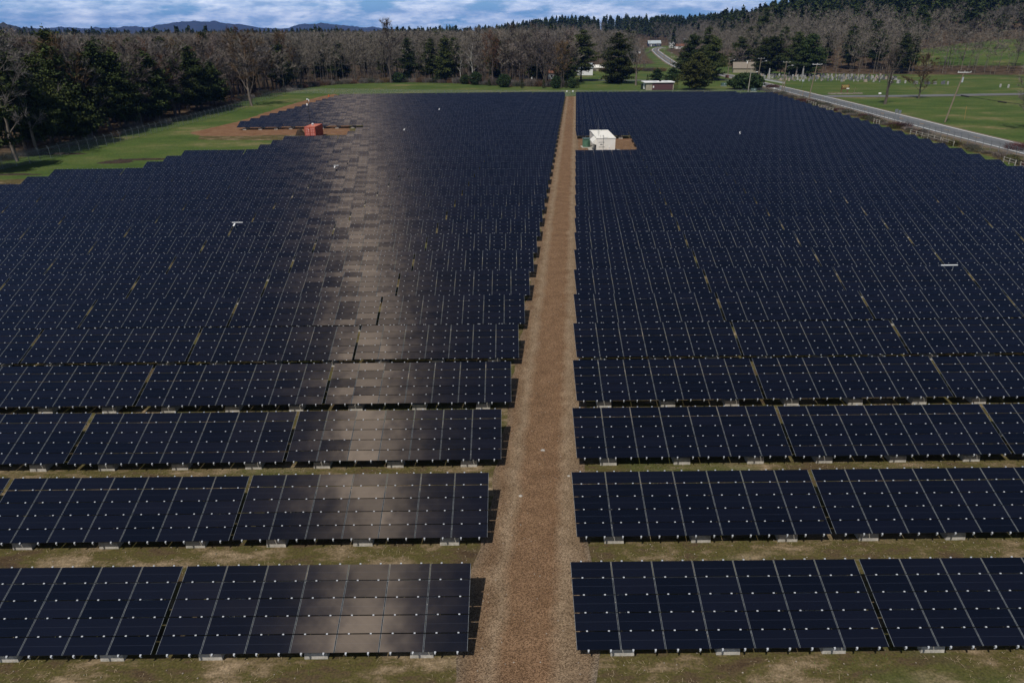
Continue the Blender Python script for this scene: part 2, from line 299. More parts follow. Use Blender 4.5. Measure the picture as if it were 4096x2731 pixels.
# ------------------------------------------------------------------ ground
def lin(a,b,st): return list(np.arange(a,b,st))
gx=np.array(lin(-14000,-1500,900)+lin(-1500,-400,60)+lin(-400,-152,8)+lin(-152,172,1.0)+lin(172,520,4)+lin(520,1500,40)+lin(1500,14001,900))
gy=np.array(lin(-3000,-60,300)+lin(-60,4,6)+lin(4,380,1.)+lin(380,1160,5)+lin(1160,1500,30)+lin(1500,14001,600))
XX,YY=np.meshgrid(gx,gy); ZZ=G(XX,YY)
V=np.stack([XX.ravel(),YY.ravel(),ZZ.ravel()],1); nx,ny=len(gx),len(gy)
idx=np.arange(nx*ny).reshape(ny,nx); FQ=np.stack([idx[:-1,:-1].ravel(),idx[:-1,1:].ravel(),idx[1:,1:].ravel(),idx[1:,:-1].ravel()],1)
def ground_mat():
    m=bpy.data.materials.new('ground_cover'); m.use_nodes=True; nt=m.node_tree; N=nt.nodes; L=nt.links
    b=N['Principled BSDF']; b.inputs['Roughness'].default_value=.95; b.inputs['Specular IOR Level'].default_value=.1
    pos=N.new('ShaderNodeNewGeometry').outputs['Position']
    def noise(sc,det=6,st=(1,1,1),r=.6):
        mp=N.new('ShaderNodeMapping'); mp.inputs['Scale'].default_value=st; L.new(pos,mp.inputs[0])
        n=N.new('ShaderNodeTexNoise'); n.inputs['Scale'].default_value=sc; n.inputs['Detail'].default_value=det; n.inputs['Roughness'].default_value=r; L.new(mp.outputs[0],n.inputs['Vector']); return n.outputs['Fac']
    def ramp(f,els):
        r=N.new('ShaderNodeValToRGB'); cr_=r.color_ramp
        while len(cr_.elements)<len(els): cr_.elements.new(.5)
        for e,(p,c) in zip(cr_.elements,els): e.position=p; e.color=(*c,1)
        L.new(f,r.inputs[0]); return r.outputs[0]
    def mix(f,a,c):
        x=N.new('ShaderNodeMix'); x.data_type='RGBA'; L.new(f,x.inputs[0]); L.new(a,x.inputs[6]); L.new(c,x.inputs[7]); return x.outputs[2]
    lawn=ramp(noise(.045,9,(1,1.6,1),.68),[(.34,(.044,.072,.018)),(.46,(.060,.094,.022)),(.57,(.088,.108,.032)),(.68,(.19,.155,.075))])
    sp=ramp(noise(2.2,3),[(.3,(.72,.72,.72)),(.7,(1.25,1.25,1.2))])
    ml=N.new('ShaderNodeMix'); ml.data_type='RGBA'; ml.blend_type='MULTIPLY'; ml.inputs[0].default_value=1; L.new(lawn,ml.inputs[6]); L.new(sp,ml.inputs[7]); lawn=ml.outputs[2]
    arr=ramp(noise(.55,9,(.6,1.3,1),.72),[(.34,(.060,.040,.024)),(.42,(.085,.062,.033)),(.49,(.075,.068,.021)),(.55,(.125,.095,.050)),(.66,(.28,.21,.135))])
    arr2=ramp(noise(.18,6,(.5,1,1)),[(.55,(.0,.0,.0)),(.68,(.8,.8,.8))])
    grn=ramp(noise(3.,4),[(.3,(.035,.05,.012)),(.7,(.085,.10,.03))])
    arr=mix(arr2,arr,grn)
    sp2=ramp(noise(11,2),[(.35,(.75,.75,.75)),(.65,(1.3,1.28,1.25))])
    ma=N.new('ShaderNodeMix'); ma.data_type='RGBA'; ma.blend_type='MULTIPLY'; ma.inputs[0].default_value=1; L.new(arr,ma.inputs[6]); L.new(sp2,ma.inputs[7]); arr=ma.outputs[2]
    wood=ramp(noise(.25,7),[(.35,(.050,.034,.020)),(.55,(.085,.058,.036)),(.7,(.14,.10,.06))])
    dirt=ramp(noise(.5,9,(1,1,1),.7),[(.35,(.145,.072,.038)),(.55,(.19,.105,.058)),(.7,(.24,.15,.09))])
    at=N.new('ShaderNodeAttribute'); at.attribute_name='zone'; sep=N.new('ShaderNodeSeparateColor'); L.new(at.outputs['Color'],sep.inputs[0])
    en=noise(.35,6)
    def mask(o,w=.25):
        a=N.new('ShaderNodeMath'); a.operation='ADD'; L.new(o,a.inputs[0]); L.new(en,a.inputs[1])
        r=N.new('ShaderNodeMapRange'); r.inputs['From Min'].default_value=1-w; r.inputs['From Max'].default_value=1+w; r.interpolation_type='SMOOTHSTEP'; L.new(a.outputs[0],r.inputs[0]); return r.outputs[0]
    c=mix(mask(sep.outputs[0],.12),lawn,arr); c=mix(mask(sep.outputs[1],.3),c,wood); c=mix(mask(sep.outputs[2],.1),c,dirt)
    L.new(c,b.inputs['Base Color'])
    bp=N.new('ShaderNodeBump'); bp.inputs['Strength'].default_value=.5; bp.inputs['Distance'].default_value=.06; L.new(noise(5,5),bp.inputs['Height']); L.new(bp.outputs[0],b.inputs['Normal'])
    return m
gm=np_mesh('ground',V,FQ,[ground_mat()])
xs,ys=XX.ravel(),YY.ravel(); rr=np.hypot(xs,ys)
def soft(poly,w=2.):
    i=inpoly(xs,ys,poly); d=edist(xs,ys,poly+[poly[0]]); return np.clip(.5+np.where(i,1,-1)*d/(2*w),0,1)
zone=np.zeros((len(xs),4),np.float32); zone[:,3]=1
zone[:,0]=soft(ARR,1.5)
azs=np.degrees(np.arctan2(xs,ys))
CEMB=[gp(u,v)[:2] for u,v in [(2870,262),(3000,280),(3130,290),(3400,297),(3700,299),(4150,300)]]
wl=np.array([p for p in FENL]+WOODB)
WOODL=[(x-8,y) for x,y in FENL]+[WOODB[0]]+WOODB[1:]+[(30,420),(60,470),(90,540),(160,560)]+[(400,1400),(-14000,14000),(-14000,-100),(-99,90)]
w1=soft(WOODL,3.)
WOODR=CEMB+[(700,360),(14000,4000),(14000,14000),(400,1400)]+[gp(u,v)[:2] for u,v in [(2640,180),(2760,215),(2840,250)]]
w2=soft(WOODR,4.); f2=soft(FIELD2,4.)
roadside=edist(xs,ys,HWAY)
zone[:,1]=np.maximum(w1,w2*(1-f2))*np.clip((roadside-9)/8,0,1); zone[:,1]=np.maximum(zone[:,1],(rr>1500))
zone[:,2]=np.maximum(soft(DIRT,1.2),soft(PAD2,.8))
# brownish verge between the panels and the highway
ver=np.clip(1-np.abs(edist(xs,ys,HWN)-4.5)/5.5,0,1)*(xs<np.interp(ys,[p[1] for p in HWN],[p[0] for p in HWN]))*(ys<325)*(ys>60)
zone[:,0]=np.maximum(zone[:,0],ver*1.3)
ca=gm.color_attributes.new('zone','FLOAT_COLOR','POINT'); ca.data.foreach_set('color',np.clip(zone,0,1).ravel())
gm.polygons.foreach_set('use_smooth',[True]*len(gm.polygons))
struct(link('ground',gm))
# ------------------------------------------------------------------ ribbons
def resample(pl,step):
    pl=np.array(pl,float); d=np.r_[0,np.cumsum(np.hypot(*np.diff(pl,axis=0).T))]; n=max(2,int(d[-1]/step)); t=np.linspace(0,d[-1],n+1)
    # Catmull style smoothing by interpolation then moving average
    q=np.stack([np.interp(t,d,pl[:,0]),np.interp(t,d,pl[:,1])],1)
    for _ in range(6):
        q[1:-1]=(q[:-2]+2*q[1:-1]+q[2:])/4
    return q
def ribbon(name,q,offs,dz,mats,attr=False):
    q=np.asarray(q); tn=np.gradient(q,axis=0); tn/=np.linalg.norm(tn,axis=1)[:,None]; nr=np.stack([tn[:,1],-tn[:,0]],1)
    rows=[q+nr*o for o in offs]; P=np.stack(rows,1); n,m=P.shape[:2]
    Z=G(P[...,0],P[...,1])
    if m>2 or True:
        Zc=G(q[:,0],q[:,1])[:,None]; Z=np.maximum(Z,Zc) if False else Z
    V=np.concatenate([P,(Z+dz)[...,None]],2).reshape(-1,3); ix=np.arange(n*m).reshape(n,m)
    Fq=np.stack([ix[:-1,:-1].ravel(),ix[:-1,1:].ravel(),ix[1:,1:].ravel(),ix[1:,:-1].ravel()],1)
    me=np_mesh(name,V,Fq,mats)
    if attr:
        a=me.attributes.new('across','FLOAT','POINT'); a.data.foreach_set('value',np.tile(np.array(offs,np.float32),n))
    return me
# gravel service lane through the array
def gravel_mat():
    m=bpy.data.materials.new('lane_gravel'); m.use_nodes=True; nt=m.node_tree; N=nt.nodes; L=nt.links
    b=N['Principled BSDF']; b.inputs['Roughness'].default_value=.95; b.inputs['Specular IOR Level'].default_value=.15
    pos=N.new('ShaderNodeNewGeometry').outputs['Position']
    def noise(sc,det,r=.6,st=(1,1,1)):
        mp=N.new('ShaderNodeMapping'); mp.inputs['Scale'].default_value=st; L.new(pos,mp.inputs[0])
        n=N.new('ShaderNodeTexNoise'); n.inputs['Scale'].default_value=sc; n.inputs['Detail'].default_value=det; n.inputs['Roughness'].default_value=r; L.new(mp.outputs[0],n.inputs['Vector']); return n.outputs['Fac']
    at=N.new('ShaderNodeAttribute'); at.attribute_name='across'
    def math_(op,a,bb):
        x=N.new('ShaderNodeMath'); x.operation=op
        for i,q in enumerate((a,bb)):
            if isinstance(q,(int,float)): x.inputs[i].default_value=q
            else: L.new(q,x.inputs[i])
        return x.outputs[0]
    wob=math_('MULTIPLY',math_('SUBTRACT',noise(.4,5),.5),.9)
    ac=math_('ADD',at.outputs['Fac'],wob)
    r=N.new('ShaderNodeValToRGB'); c=r.color_ramp
    els=[(0,(.140,.124,.100)),(.05,(.155,.116,.078)),(.16,(.168,.112,.068)),(.27,(.225,.168,.112)),(.36,(.172,.108,.063)),(.64,(.172,.107,.062)),(.73,(.225,.168,.112)),(.90,(.158,.114,.073)),(1,(.140,.124,.100))]
    while len(c.elements)<len(els): c.elements.new(.5)
    for e,(p,cc) in zip(c.elements,els): e.position=p; e.color=(*cc,1)
    mr=N.new('ShaderNodeMapRange'); mr.inputs['From Min'].default_value=-2.9; mr.inputs['From Max'].default_value=2.9; L.new(ac,mr.inputs[0]); L.new(mr.outputs[0],r.inputs[0])
    vo=N.new('ShaderNodeTexVoronoi'); vo.inputs['Scale'].default_value=27; L.new(pos,vo.inputs['Vector'])
    vr=N.new('ShaderNodeValToRGB'); vr.color_ramp.interpolation='LINEAR'
    for e,(p,cc) in zip(vr.color_ramp.elements,[(0,(.40,.36,.32)),(1,(1.6,1.54,1.48))]): e.position=p; e.color=(*cc,1)
    sc=N.new('ShaderNodeSeparateColor'); L.new(vo.outputs['Color'],sc.inputs[0]); L.new(sc.outputs[0],vr.inputs[0])
    mm=N.new('ShaderNodeMix'); mm.data_type='RGBA'; mm.blend_type='MULTIPLY'; mm.inputs[0].default_value=1; L.new(r.outputs[0],mm.inputs[6]); L.new(vr.outputs[0],mm.inputs[7])
    n2=N.new('ShaderNodeValToRGB'); 
    for e,(p,cc) in zip(n2.color_ramp.elements,[(.3,(.8,.78,.75)),(.7,(1.18,1.2,1.22))]): e.position=p; e.color=(*cc,1)
    L.new(noise(.8,5),n2.inputs[0])
    m3=N.new('ShaderNodeMix'); m3.data_type='RGBA'; m3.blend_type='MULTIPLY'; m3.inputs[0].default_value=1; L.new(mm.outputs[2],m3.inputs[6]); L.new(n2.outputs[0],m3.inputs[7])
    L.new(m3.outputs[2],b.inputs['Base Color'])
    bp=N.new('ShaderNodeBump'); bp.inputs['Strength'].default_value=.7; bp.inputs['Distance'].default_value=.03; L.new(vo.outputs['Distance'],bp.inputs['Height']); L.new(bp.outputs[0],b.inputs['Normal'])
    return m
GR=gravel_mat()
def lanex(y): return .02+(y-TY0)*RX/RS*1.0+.3
yy=np.arange(8,272.5,1.)
tn=RX/RS
wl_=lambda y: np.where(y<34,2.45+np.clip((34-y)/16,0,1)*.25,np.interp(y,[34,60,150,272],[2.4,2.5,2.3,2.0]))
q=np.stack([lanex(yy),yy],1)
def lane():
    offs=np.linspace(-1,1,13); P=[]; A=[]
    for (x,y) in q:
        w=float(wl_(np.array(y)))
        w_l=w+.12*math.sin(y*1.7)+.1*math.sin(y*.61); w_r=w+.12*math.sin(y*1.3+2)+.08*math.sin(y*.7)
        for o in offs:
            xx=x+(o*(w_l if o<0 else w_r)); P.append((xx,y,Gz(xx,y)+.02)); A.append(o*w)
    n,m=len(q),13; ix=np.arange(n*m).reshape(n,m)
    me=np_mesh('gravel_lane',P,np.stack([ix[:-1,:-1].ravel(),ix[:-1,1:].ravel(),ix[1:,1:].ravel(),ix[1:,:-1].ravel()],1),[GR])
    a=me.attributes.new('across','FLOAT','POINT'); a.data.foreach_set('value',np.array(A,np.float32)); return me
struct(link('gravel_lane',lane()))
me=ribbon('gravel_pad',[(12.6,146.),(16,146.1),(22,146.3),(32,146.5)],[-9.5,-5,0,5,10.6],.012,[GR],True)
a_=me.attributes['across']; a_.data.foreach_set('value',np.tile(np.array([.9,.5,.1,-.4,-.8],np.float32),len(a_.data)//5))
struct(link('gravel_pad',me))
# highway
hq=resample(HWAY,2.5)
struct(link('road_shoulder',ribbon('road_shoulder',hq,[-5.2,-3.6,0,3.6,5.0],.05,['shoulder'])))
struct(link('highway',ribbon('highway',hq,[-3.95,-2,0,2,3.95],.10,['asphalt'])))
for o in (-3.35,3.35): struct(link('edge_line',ribbon('edge_line',hq,[o-.2,o+.2],.14,['line'])))
mbd=[]
for i in range(0,len(hq)-2,5):
    if hq[i][1]>345: break
    mbd.append(ribbon('centre_dash',hq[i:i+2],[-.17,.17],.125,['yellow']))
# merge dashes to one marking mesh
VV=[];FF=[];n0=0
for m_ in mbd:
    vv=np.zeros(len(m_.vertices)*3,np.float32); m_.vertices.foreach_get('co',vv); vv=vv.reshape(-1,3); VV.append(vv)
    FF.append(np.array([list(p.vertices) for p in m_.polygons])+n0); n0+=len(vv); bpy.data.meshes.remove(m_)
struct(link('centre_dashes',np_mesh('centre_dashes',np.concatenate(VV),np.concatenate(FF),['yellow'])))
up=hq[[i for i in range(len(hq)) if hq[i][1]>345]]
for o in (-.14,.14): struct(link('centre_line',ribbon('centre_line',up,[o-.06,o+.06],.125,['yellow'])))
sq=resample(SIDE,3.)
struct(link('side_road_verge',ribbon('side_road_verge',sq,[-4.3,0,4.6],.06,['shoulder'])))
struct(link('side_road',ribbon('side_road',sq,[-3.6,0,3.6],.085,['asphalt'])))
struct(link('back_lane',ribbon('back_lane',resample(LANE2,3.),[-2.6,0,2.6],.06,['asphalt'])))
# ------------------------------------------------------------------ solar tables
ct,st=math.cos(TILT),math.sin(TILT)
PW,PH,PP=1.648,.680,TL/5
W7=7*CW
def tp(u,s,n=0.):   # u across from left edge, s up-slope from low edge, n normal offset -> local coords (origin: ground under low-edge centre)
    return (u-W7/2, s*ct-n*st, H0+s*st+n*ct)
def slab(mb,u,s,w,h,th,n0,mi,topmi=None):
    n=len(mb.v)
    for k in range(8): mb.v.append(tp(u+(w if k&1 else 0),s+(h if k&2 else 0),n0+(0 if k&4 else -th)))
    for i,q_ in enumerate([(0,2,3,1),(4,5,7,6),(0,1,5,4),(2,6,7,3),(0,4,6,2),(1,3,7,5)]):
        mb.f.append(tuple(n+j for j in q_)); mb.mi.append(topmi if (i==1 and topmi is not None) else mi)
def panel_geo(mb,c,r,clips):
    u=c*CW+(CW-PW)/2; s=r*PP+(PP-PH)/2; mb.tops=getattr(mb,'tops',[])
    e=.011
    slab(mb,u,s,e,PH,.03,0,1); slab(mb,u+PW-e,s,e,PH,.03,0,1)
    mb.tops.append((len(mb.f)+1,(c,r))); slab(mb,u+e,s,PW-2*e,PH,.03,0,2,0)
    if clips:
        for q_ in (.27,.77):
            slab(mb,c*CW+q_*CW-.034,r*PP-.025,.068,.045,.03,.022,3)
            if r==4: slab(mb,c*CW+q_*CW-.034,5*PP-.025,.068,.04,.03,.022,3)
def finish(mb,name,mats):
    me=mb.mesh(name,mats)
    uv=me.uv_layers.new(name='uv'); arr_=np.zeros((len(me.loops),2),np.float32); cell=np.zeros((len(me.polygons),3),np.float32)
    for fi,(c,r) in getattr(mb,'tops',[]):
        ls=me.polygons[fi].loop_start; arr_[ls:ls+4]=[(0,0),(1,0),(1,1),(0,1)]; cell[fi]=(c+.5,r+.5,0)
    uv.data.foreach_set('uv',arr_.ravel()); a=me.attributes.new('cell','FLOAT_VECTOR','FACE'); a.data.foreach_set('vector',cell.ravel()); return me
PM=['solar','edge','back','clip']
pm={}; pmc={}
for c in range(7):
    for r in range(5):
        mb=MB(); panel_geo(mb,c,r,False); pm[c,r]=finish(mb,'solar_panel',PM)
        mb=MB(); panel_geo(mb,c,r,True); pmc[c,r]=finish(mb,'solar_panel',PM)
clipm={}
for c in range(7):
    for r in range(6):
        for j,q_ in enumerate((.27,.77)):
            mb=MB(); slab(mb,c*CW+q_*CW-.034,r*PP-.025,.068,.045,.035,.022,0)
            if r==0: slab(mb,c*CW+q_*CW-.03,-.055,.05,.03,.12,.0,0)
            clipm[c,r,j]=mb.mesh('mounting_clip',['clip'])
BU=[1.08*CW,3.5*CW,5.92*CW]
def block_geo(mb,u,y):
    x=u-W7/2; n=len(mb.v); a,b_,h=.46,.42,.38
    pts=[(-a,-b_),(a,-b_),(a,b_),(-a,b_)]
    for px,py in pts: mb.v.append((x+px,y+py,-.12))
    for px,py in pts: mb.v.append((x+px*.94,y+py*.86,h))
    mb.f+= [(n+3,n+2,n+1,n),(n+4,n+5,n+6,n+7)]+[(n+i,n+(i+1)%4,n+4+(i+1)%4,n+4+i) for i in range(4)]; mb.mi+=[0]*6
fr={}
for i,u in enumerate(BU):
    mb=MB(); block_geo(mb,u,.76); fr['fb',i]=mb.mesh('concrete_block',['conc'])
    mb=MB(); block_geo(mb,u,2.75); fr['rb',i]=mb.mesh('concrete_block',['conc'])
    mb=MB(); mb.tube([(u-W7/2,.62,.25),(u-W7/2,.62,.68)],.04,6); fr['fp',i]=mb.mesh('post',['galv'])
    mb=MB(); mb.tube([(u-W7/2,2.75,.25),(u-W7/2,2.75,1.38)],.04,6); fr['rp',i]=mb.mesh('post',['galv'])
for i,s in enumerate((.66,2.9)):
    mb=MB(); slab(mb,.1,s-.04,W7-.2,.08,.08,-.11,0); fr['pu',i]=mb.mesh('purlin',['galv'])
for c in range(7):
    for j,q_ in enumerate((.27,.77)):
        mb=MB(); slab(mb,c*CW+q_*CW-.025,.0,.05,TL,.05,-.045,0); fr['ra',c,j]=mb.mesh('rail',['galv'])
mb=MB()
for c in range(7):
    for j,q_ in enumerate((.27,.77)): slab(mb,c*CW+q_*CW-.025,.0,.05,TL,.05,-.045,0)
railset=mb
def whole_table():
    mb=MB(); mb.tops=[]
    for c in range(7):
        for r in range(5): panel_geo(mb,c,r,True)
    for i,u in enumerate(BU):
        n=len(mb.f); block_geo(mb,u,.76); block_geo(mb,u,2.75); mb.mi[n:]=[4]*(len(mb.mi)-n)
        mb.tube([(u-W7/2,.62,.25),(u-W7/2,.62,.68)],.04,4,2); mb.tube([(u-W7/2,2.75,.25),(u-W7/2,2.75,1.38)],.04,4,2)
    for s in (.66,2.9): slab(mb,.1,s-.04,W7-.2,.08,.08,-.11,2)
    return mb
MT['edgefar']=M('glass_edge_dull',(.15,.165,.19),(.08,.09,.11),6,.45,.2); MT['clipfar']=M('clip_dull',(.42,.45,.50),(.34,.36,.40),20,.5)
PMF=['solar','edgefar','back','clipfar']
WT=whole_table(); wtm=finish(WT,'solar_table',PMF+['conc'])
ORD=['nearest','second','third','fourth','fifth','sixth','seventh','eighth','ninth','tenth','eleventh','twelfth','thirteenth','fourteenth','fifteenth','sixteenth','seventeenth','eighteenth','nineteenth','twentieth']+['row %d'%(i) for i in range(21,41)]
tabs=[]
for k in range(40):
    yk=TY0+RS*k
    nl=7 if k<16 or k>25 else (6 if k<19 else 5 if k<22 else 4)
    nr=6 if k<39 else 5
    for j in range(nl):
        x=XL0+RX*k-j*TP-W7/2; tabs.append((k,'left',j,x,yk))
    for j in range(nr):
        if j==0 and 18<=k<=21: continue
        x=XR0+RX*k+j*TP+W7/2; tabs.append((k,'right',j,x,yk))
def tvis(t):
    k,sd,j,x,y=t
    for dx in (-W7/2,0,W7/2):
        for dy,z in ((0,H0),(YT,HT)):
            u,v,w=proj(x+dx,y+dy,z)
            if w>0 and -250<u<4350 and v<2950: return True
    return False
tabs=[t for t in tabs if tvis(t)]
def inframe(t):
    return any(0<=proj(t[3]+dx,t[4]+YT,HT)[0]<=4096 for dx in (-W7/2,0,W7/2))
tabs.sort(key=lambda t:(not inframe(t),math.hypot(t[3],t[4])))
near=[t for t in tabs][:300]
rest=[t for t in tabs][300:]
GRP='tilted tables of solar panels set out in rows'
def tlabel(k,sd,j):
    return 'navy solar table, row %d from the front, %s %s of the gravel lane'%(k+1,['nearest','second','third','fourth','fifth','sixth','seventh'][j],sd)
for (k,sd,j,x,y) in near:
    z=Gz(x,y+1.7); jit=R.uniform(-.03,.03)
    loc=(x,y,z+jit)
    if k>=10:
        o=link('solar_table',wtm,None,loc); tag(o,tlabel(k,sd,j),'solar table',GRP); continue
    root=empty('solar_table',loc); tag(root,tlabel(k,sd,j),'solar table',GRP)
    fine=k<4
    for c in range(7):
        for r in range(5):
            p=link('solar_panel',(pm if fine else pmc)[c,r],root)
            if fine:
                for jj in (0,1):
                    link('mounting_clip',clipm[c,r,jj],p)
                    if r==4: link('mounting_clip',clipm[c,5,jj],p)
    for i in range(3):
        link('concrete_block',fr['fb',i],root)
        if k<6: link('concrete_block',fr['rb',i],root); link('post',fr['fp',i],root); link('post',fr['rp',i],root)
    for i in range(2): link('purlin',fr['pu',i],root)
    if k<4:
        for c in range(7):
            for jj in (0,1): link('rail',fr['ra',c,jj],root)
# the rest as one
bv=np.array(WT.v,np.float32); nv=len(bv)
VV=[];faces=[];mis=[];cells=[];uvs=[]
base_me=wtm
bl=np.zeros(len(base_me.loops),np.int32); base_me.loops.foreach_get('vertex_index',bl)
ls=np.zeros(len(base_me.polygons),np.int32); base_me.polygons.foreach_get('loop_start',ls)
bmi=np.zeros(len(base_me.polygons),np.int32); base_me.polygons.foreach_get('material_index',bmi)
buv=np.zeros(len(bl)*2,np.float32); base_me.uv_layers['uv'].data.foreach_get('uv',buv)
bc=np.zeros(len(bmi)*3,np.float32); base_me.attributes['cell'].data.foreach_get('vector',bc)
L_=[];LS=[];MI=[];UV=[];CE=[]
for i,(k,sd,j,x,y) in enumerate(rest):
    VV.append(bv+np.array([x,y,Gz(x,y+1.7)],np.float32)); L_.append(bl+i*nv); LS.append(ls+i*len(bl)); MI.append(bmi); UV.append(buv)
    cc=bc.reshape(-1,3).copy(); cc[:,2]=i*1.37; CE.append(cc.ravel())
me=bpy.data.meshes.new('distant_solar_tables'); VV=np.concatenate(VV); me.vertices.add(len(VV)); me.vertices.foreach_set('co',VV.ravel())
LL=np.concatenate(L_); me.loops.add(len(LL)); me.loops.foreach_set('vertex_index',LL); LS=np.concatenate(LS); me.polygons.add(len(LS)); me.polygons.foreach_set('loop_start',LS)
for m_ in PMF+['conc']: me.materials.append(MT[m_])
me.polygons.foreach_set('material_index',np.concatenate(MI)); me.polygons.foreach_set('use_smooth',np.zeros(len(LS),bool)); me.update(calc_edges=True)
uvl=me.uv_layers.new(name='uv'); uvl.data.foreach_set('uv',np.concatenate(UV)); a=me.attributes.new('cell','FLOAT_VECTOR','FACE'); a.data.foreach_set('vector',np.concatenate(CE))
tag(link('distant_solar_tables',me),'far rows of navy solar tables at the back of the array','solar tables',None,'stuff')
print('tables',len(near),len(rest))
# ------------------------------------------------------------------ vegetation meshes
def tri_cloud(P,size,rg,up=.5,asp=1.,flat=0.):
    """one triangle per point, random orientation; returns V,F arrays"""
    n=len(P); a=rg.normal(size=(n,3)); a[:,2]*=(1-flat); a/=np.linalg.norm(a,axis=1)[:,None]
    b=rg.normal(size=(n,3)); b[:,2]*=(1-flat); b-=a*(a*b).sum(1)[:,None]; b/=np.linalg.norm(b,axis=1)[:,None]
    s=(size*rg.uniform(.6,1.3,n))[:,None]
    V=np.stack([P-a*s*.5*asp,P+a*s*.5*asp,P+b*s],1).reshape(-1,3); F=np.arange(n*3).reshape(n,3); return V,F
def merge(ch):
    V=[];F=[];o=0
    for v,f in ch: V.append(v); F.append(f+o); o+=len(v)
    return np.concatenate(V),np.concatenate(F)
def pine_parts(h,w,seed,bare=.14,nw=17,dens=1.,lean=0.,shape='pine'):
    rg=np.random.default_rng(seed); tr=MB(); pts=[(lean*t*t*h+rg.normal()*.02*h*t*(1-t),rg.normal()*.01*h*t,t*h) for t in np.linspace(0,.98,8)]
    tr.tube([(pts[0][0],pts[0][1],-.6)]+pts,[h*.02+.04]+list(np.linspace(h*.018+.03,.03,8)),7)
    cl=[]
    for i in range(nw):
        t=bare+(1-bare)*(i+rg.uniform(-.3,.3))/nw; z=t*h
        if t>=.99: continue
        tt=(t-bare)/(1-bare)
        if shape=='pine': prof=(min(1,tt*3.2+.45)*(1-tt)**.62*1.15)
        elif shape=='spruce': prof=(1-tt)**.95*1.05
        else: prof=math.sin(math.pi*min(1,tt*.8+.2))
        nb=int(6+2*(1-tt))
        for b in range(nb):
            if rg.random()<.10: continue
            az=rg.uniform(0,6.28); ln=w/2*prof*rg.uniform(.55,1.22)
            x0=lean*t*t*h; up=rg.uniform(-.05,.28)
            e=np.array([x0+math.cos(az)*ln,math.sin(az)*ln,z+ln*up])
            if ln>w*.18: tr.tube([(x0,0,z-.2),tuple(e*.55+np.array([x0,0,z-.1])*.45),tuple(e*.9+np.array([x0,0,z])*.1)],[.07+.004*ln,.045,.02],3,cap=False)
            nc=max(2,int(ln*1.7))
            for q_ in range(nc):
                f=(q_+.75)/nc; c=np.array([x0,0,z])*(1-f)+e*f; c[2]+=rg.normal()*.12
                sz=(.55+.45*f)*(.55+.05*h*.5)*min(1,w/6)
                k=int(30*dens); cl.append(c+rg.normal(size=(k,3))*np.array([sz*.72,sz*.72,sz*.27]))
    k=int(40*dens); cl.append(np.array([lean*h,0,h*.985])+rg.normal(size=(k,3))*np.array([.3,.3,.5])*min(1,w/5))
    P=np.concatenate(cl); V,F=tri_cloud(P,np.full(len(P),.50*min(1.1,.5+w/14)),rg,flat=.45,asp=.8)
    return tr,V,F
def make_pine(name,h,w,seed,mat='pine',**kw):
    tr,V,F=pine_parts(h,w,seed,**kw)
    return tr.mesh('trunk',['bark']),np_mesh('crown',V,F,[mat])
def bush_mesh(h,w,seed,mat,n=1700,cone=0.,size=.26,noise=.22,low=.03):
    rg=np.random.default_rng(seed); u=rg.normal(size=(n,3)); u/=np.linalg.norm(u,axis=1)[:,None]
    z=(u[:,2]*.5+.5); rr_=np.where(rg.random(n)<.75,rg.uniform(.82,1.04,n),rg.uniform(.3,.9,n))
    if cone>0: prof=(1-z)**cone*np.minimum(1,z*7+.45)*1.05
    else: prof=np.sqrt(np.clip(1-(2*z-1)**2*.92,0,1))*(1.08-.15*z)
    az=np.arctan2(u[:,1],u[:,0]); lump=1+noise*(np.sin(az*3+seed)*np.sin(z*7+seed)+.6*np.sin(az*7+z*13+seed*2)+.4*rg.normal(size=n)*.5)
    P=np.stack([np.cos(az)*prof*rr_*w/2*lump,np.sin(az)*prof*rr_*w/2*lump,(low+z*(1-low))*h*(1+.06*rg.normal(size=n)*.5)],1)
    V,F=tri_cloud(P,np.full(n,size),rg,flat=.15,asp=.85); return np_mesh('foliage',V,F,[mat])
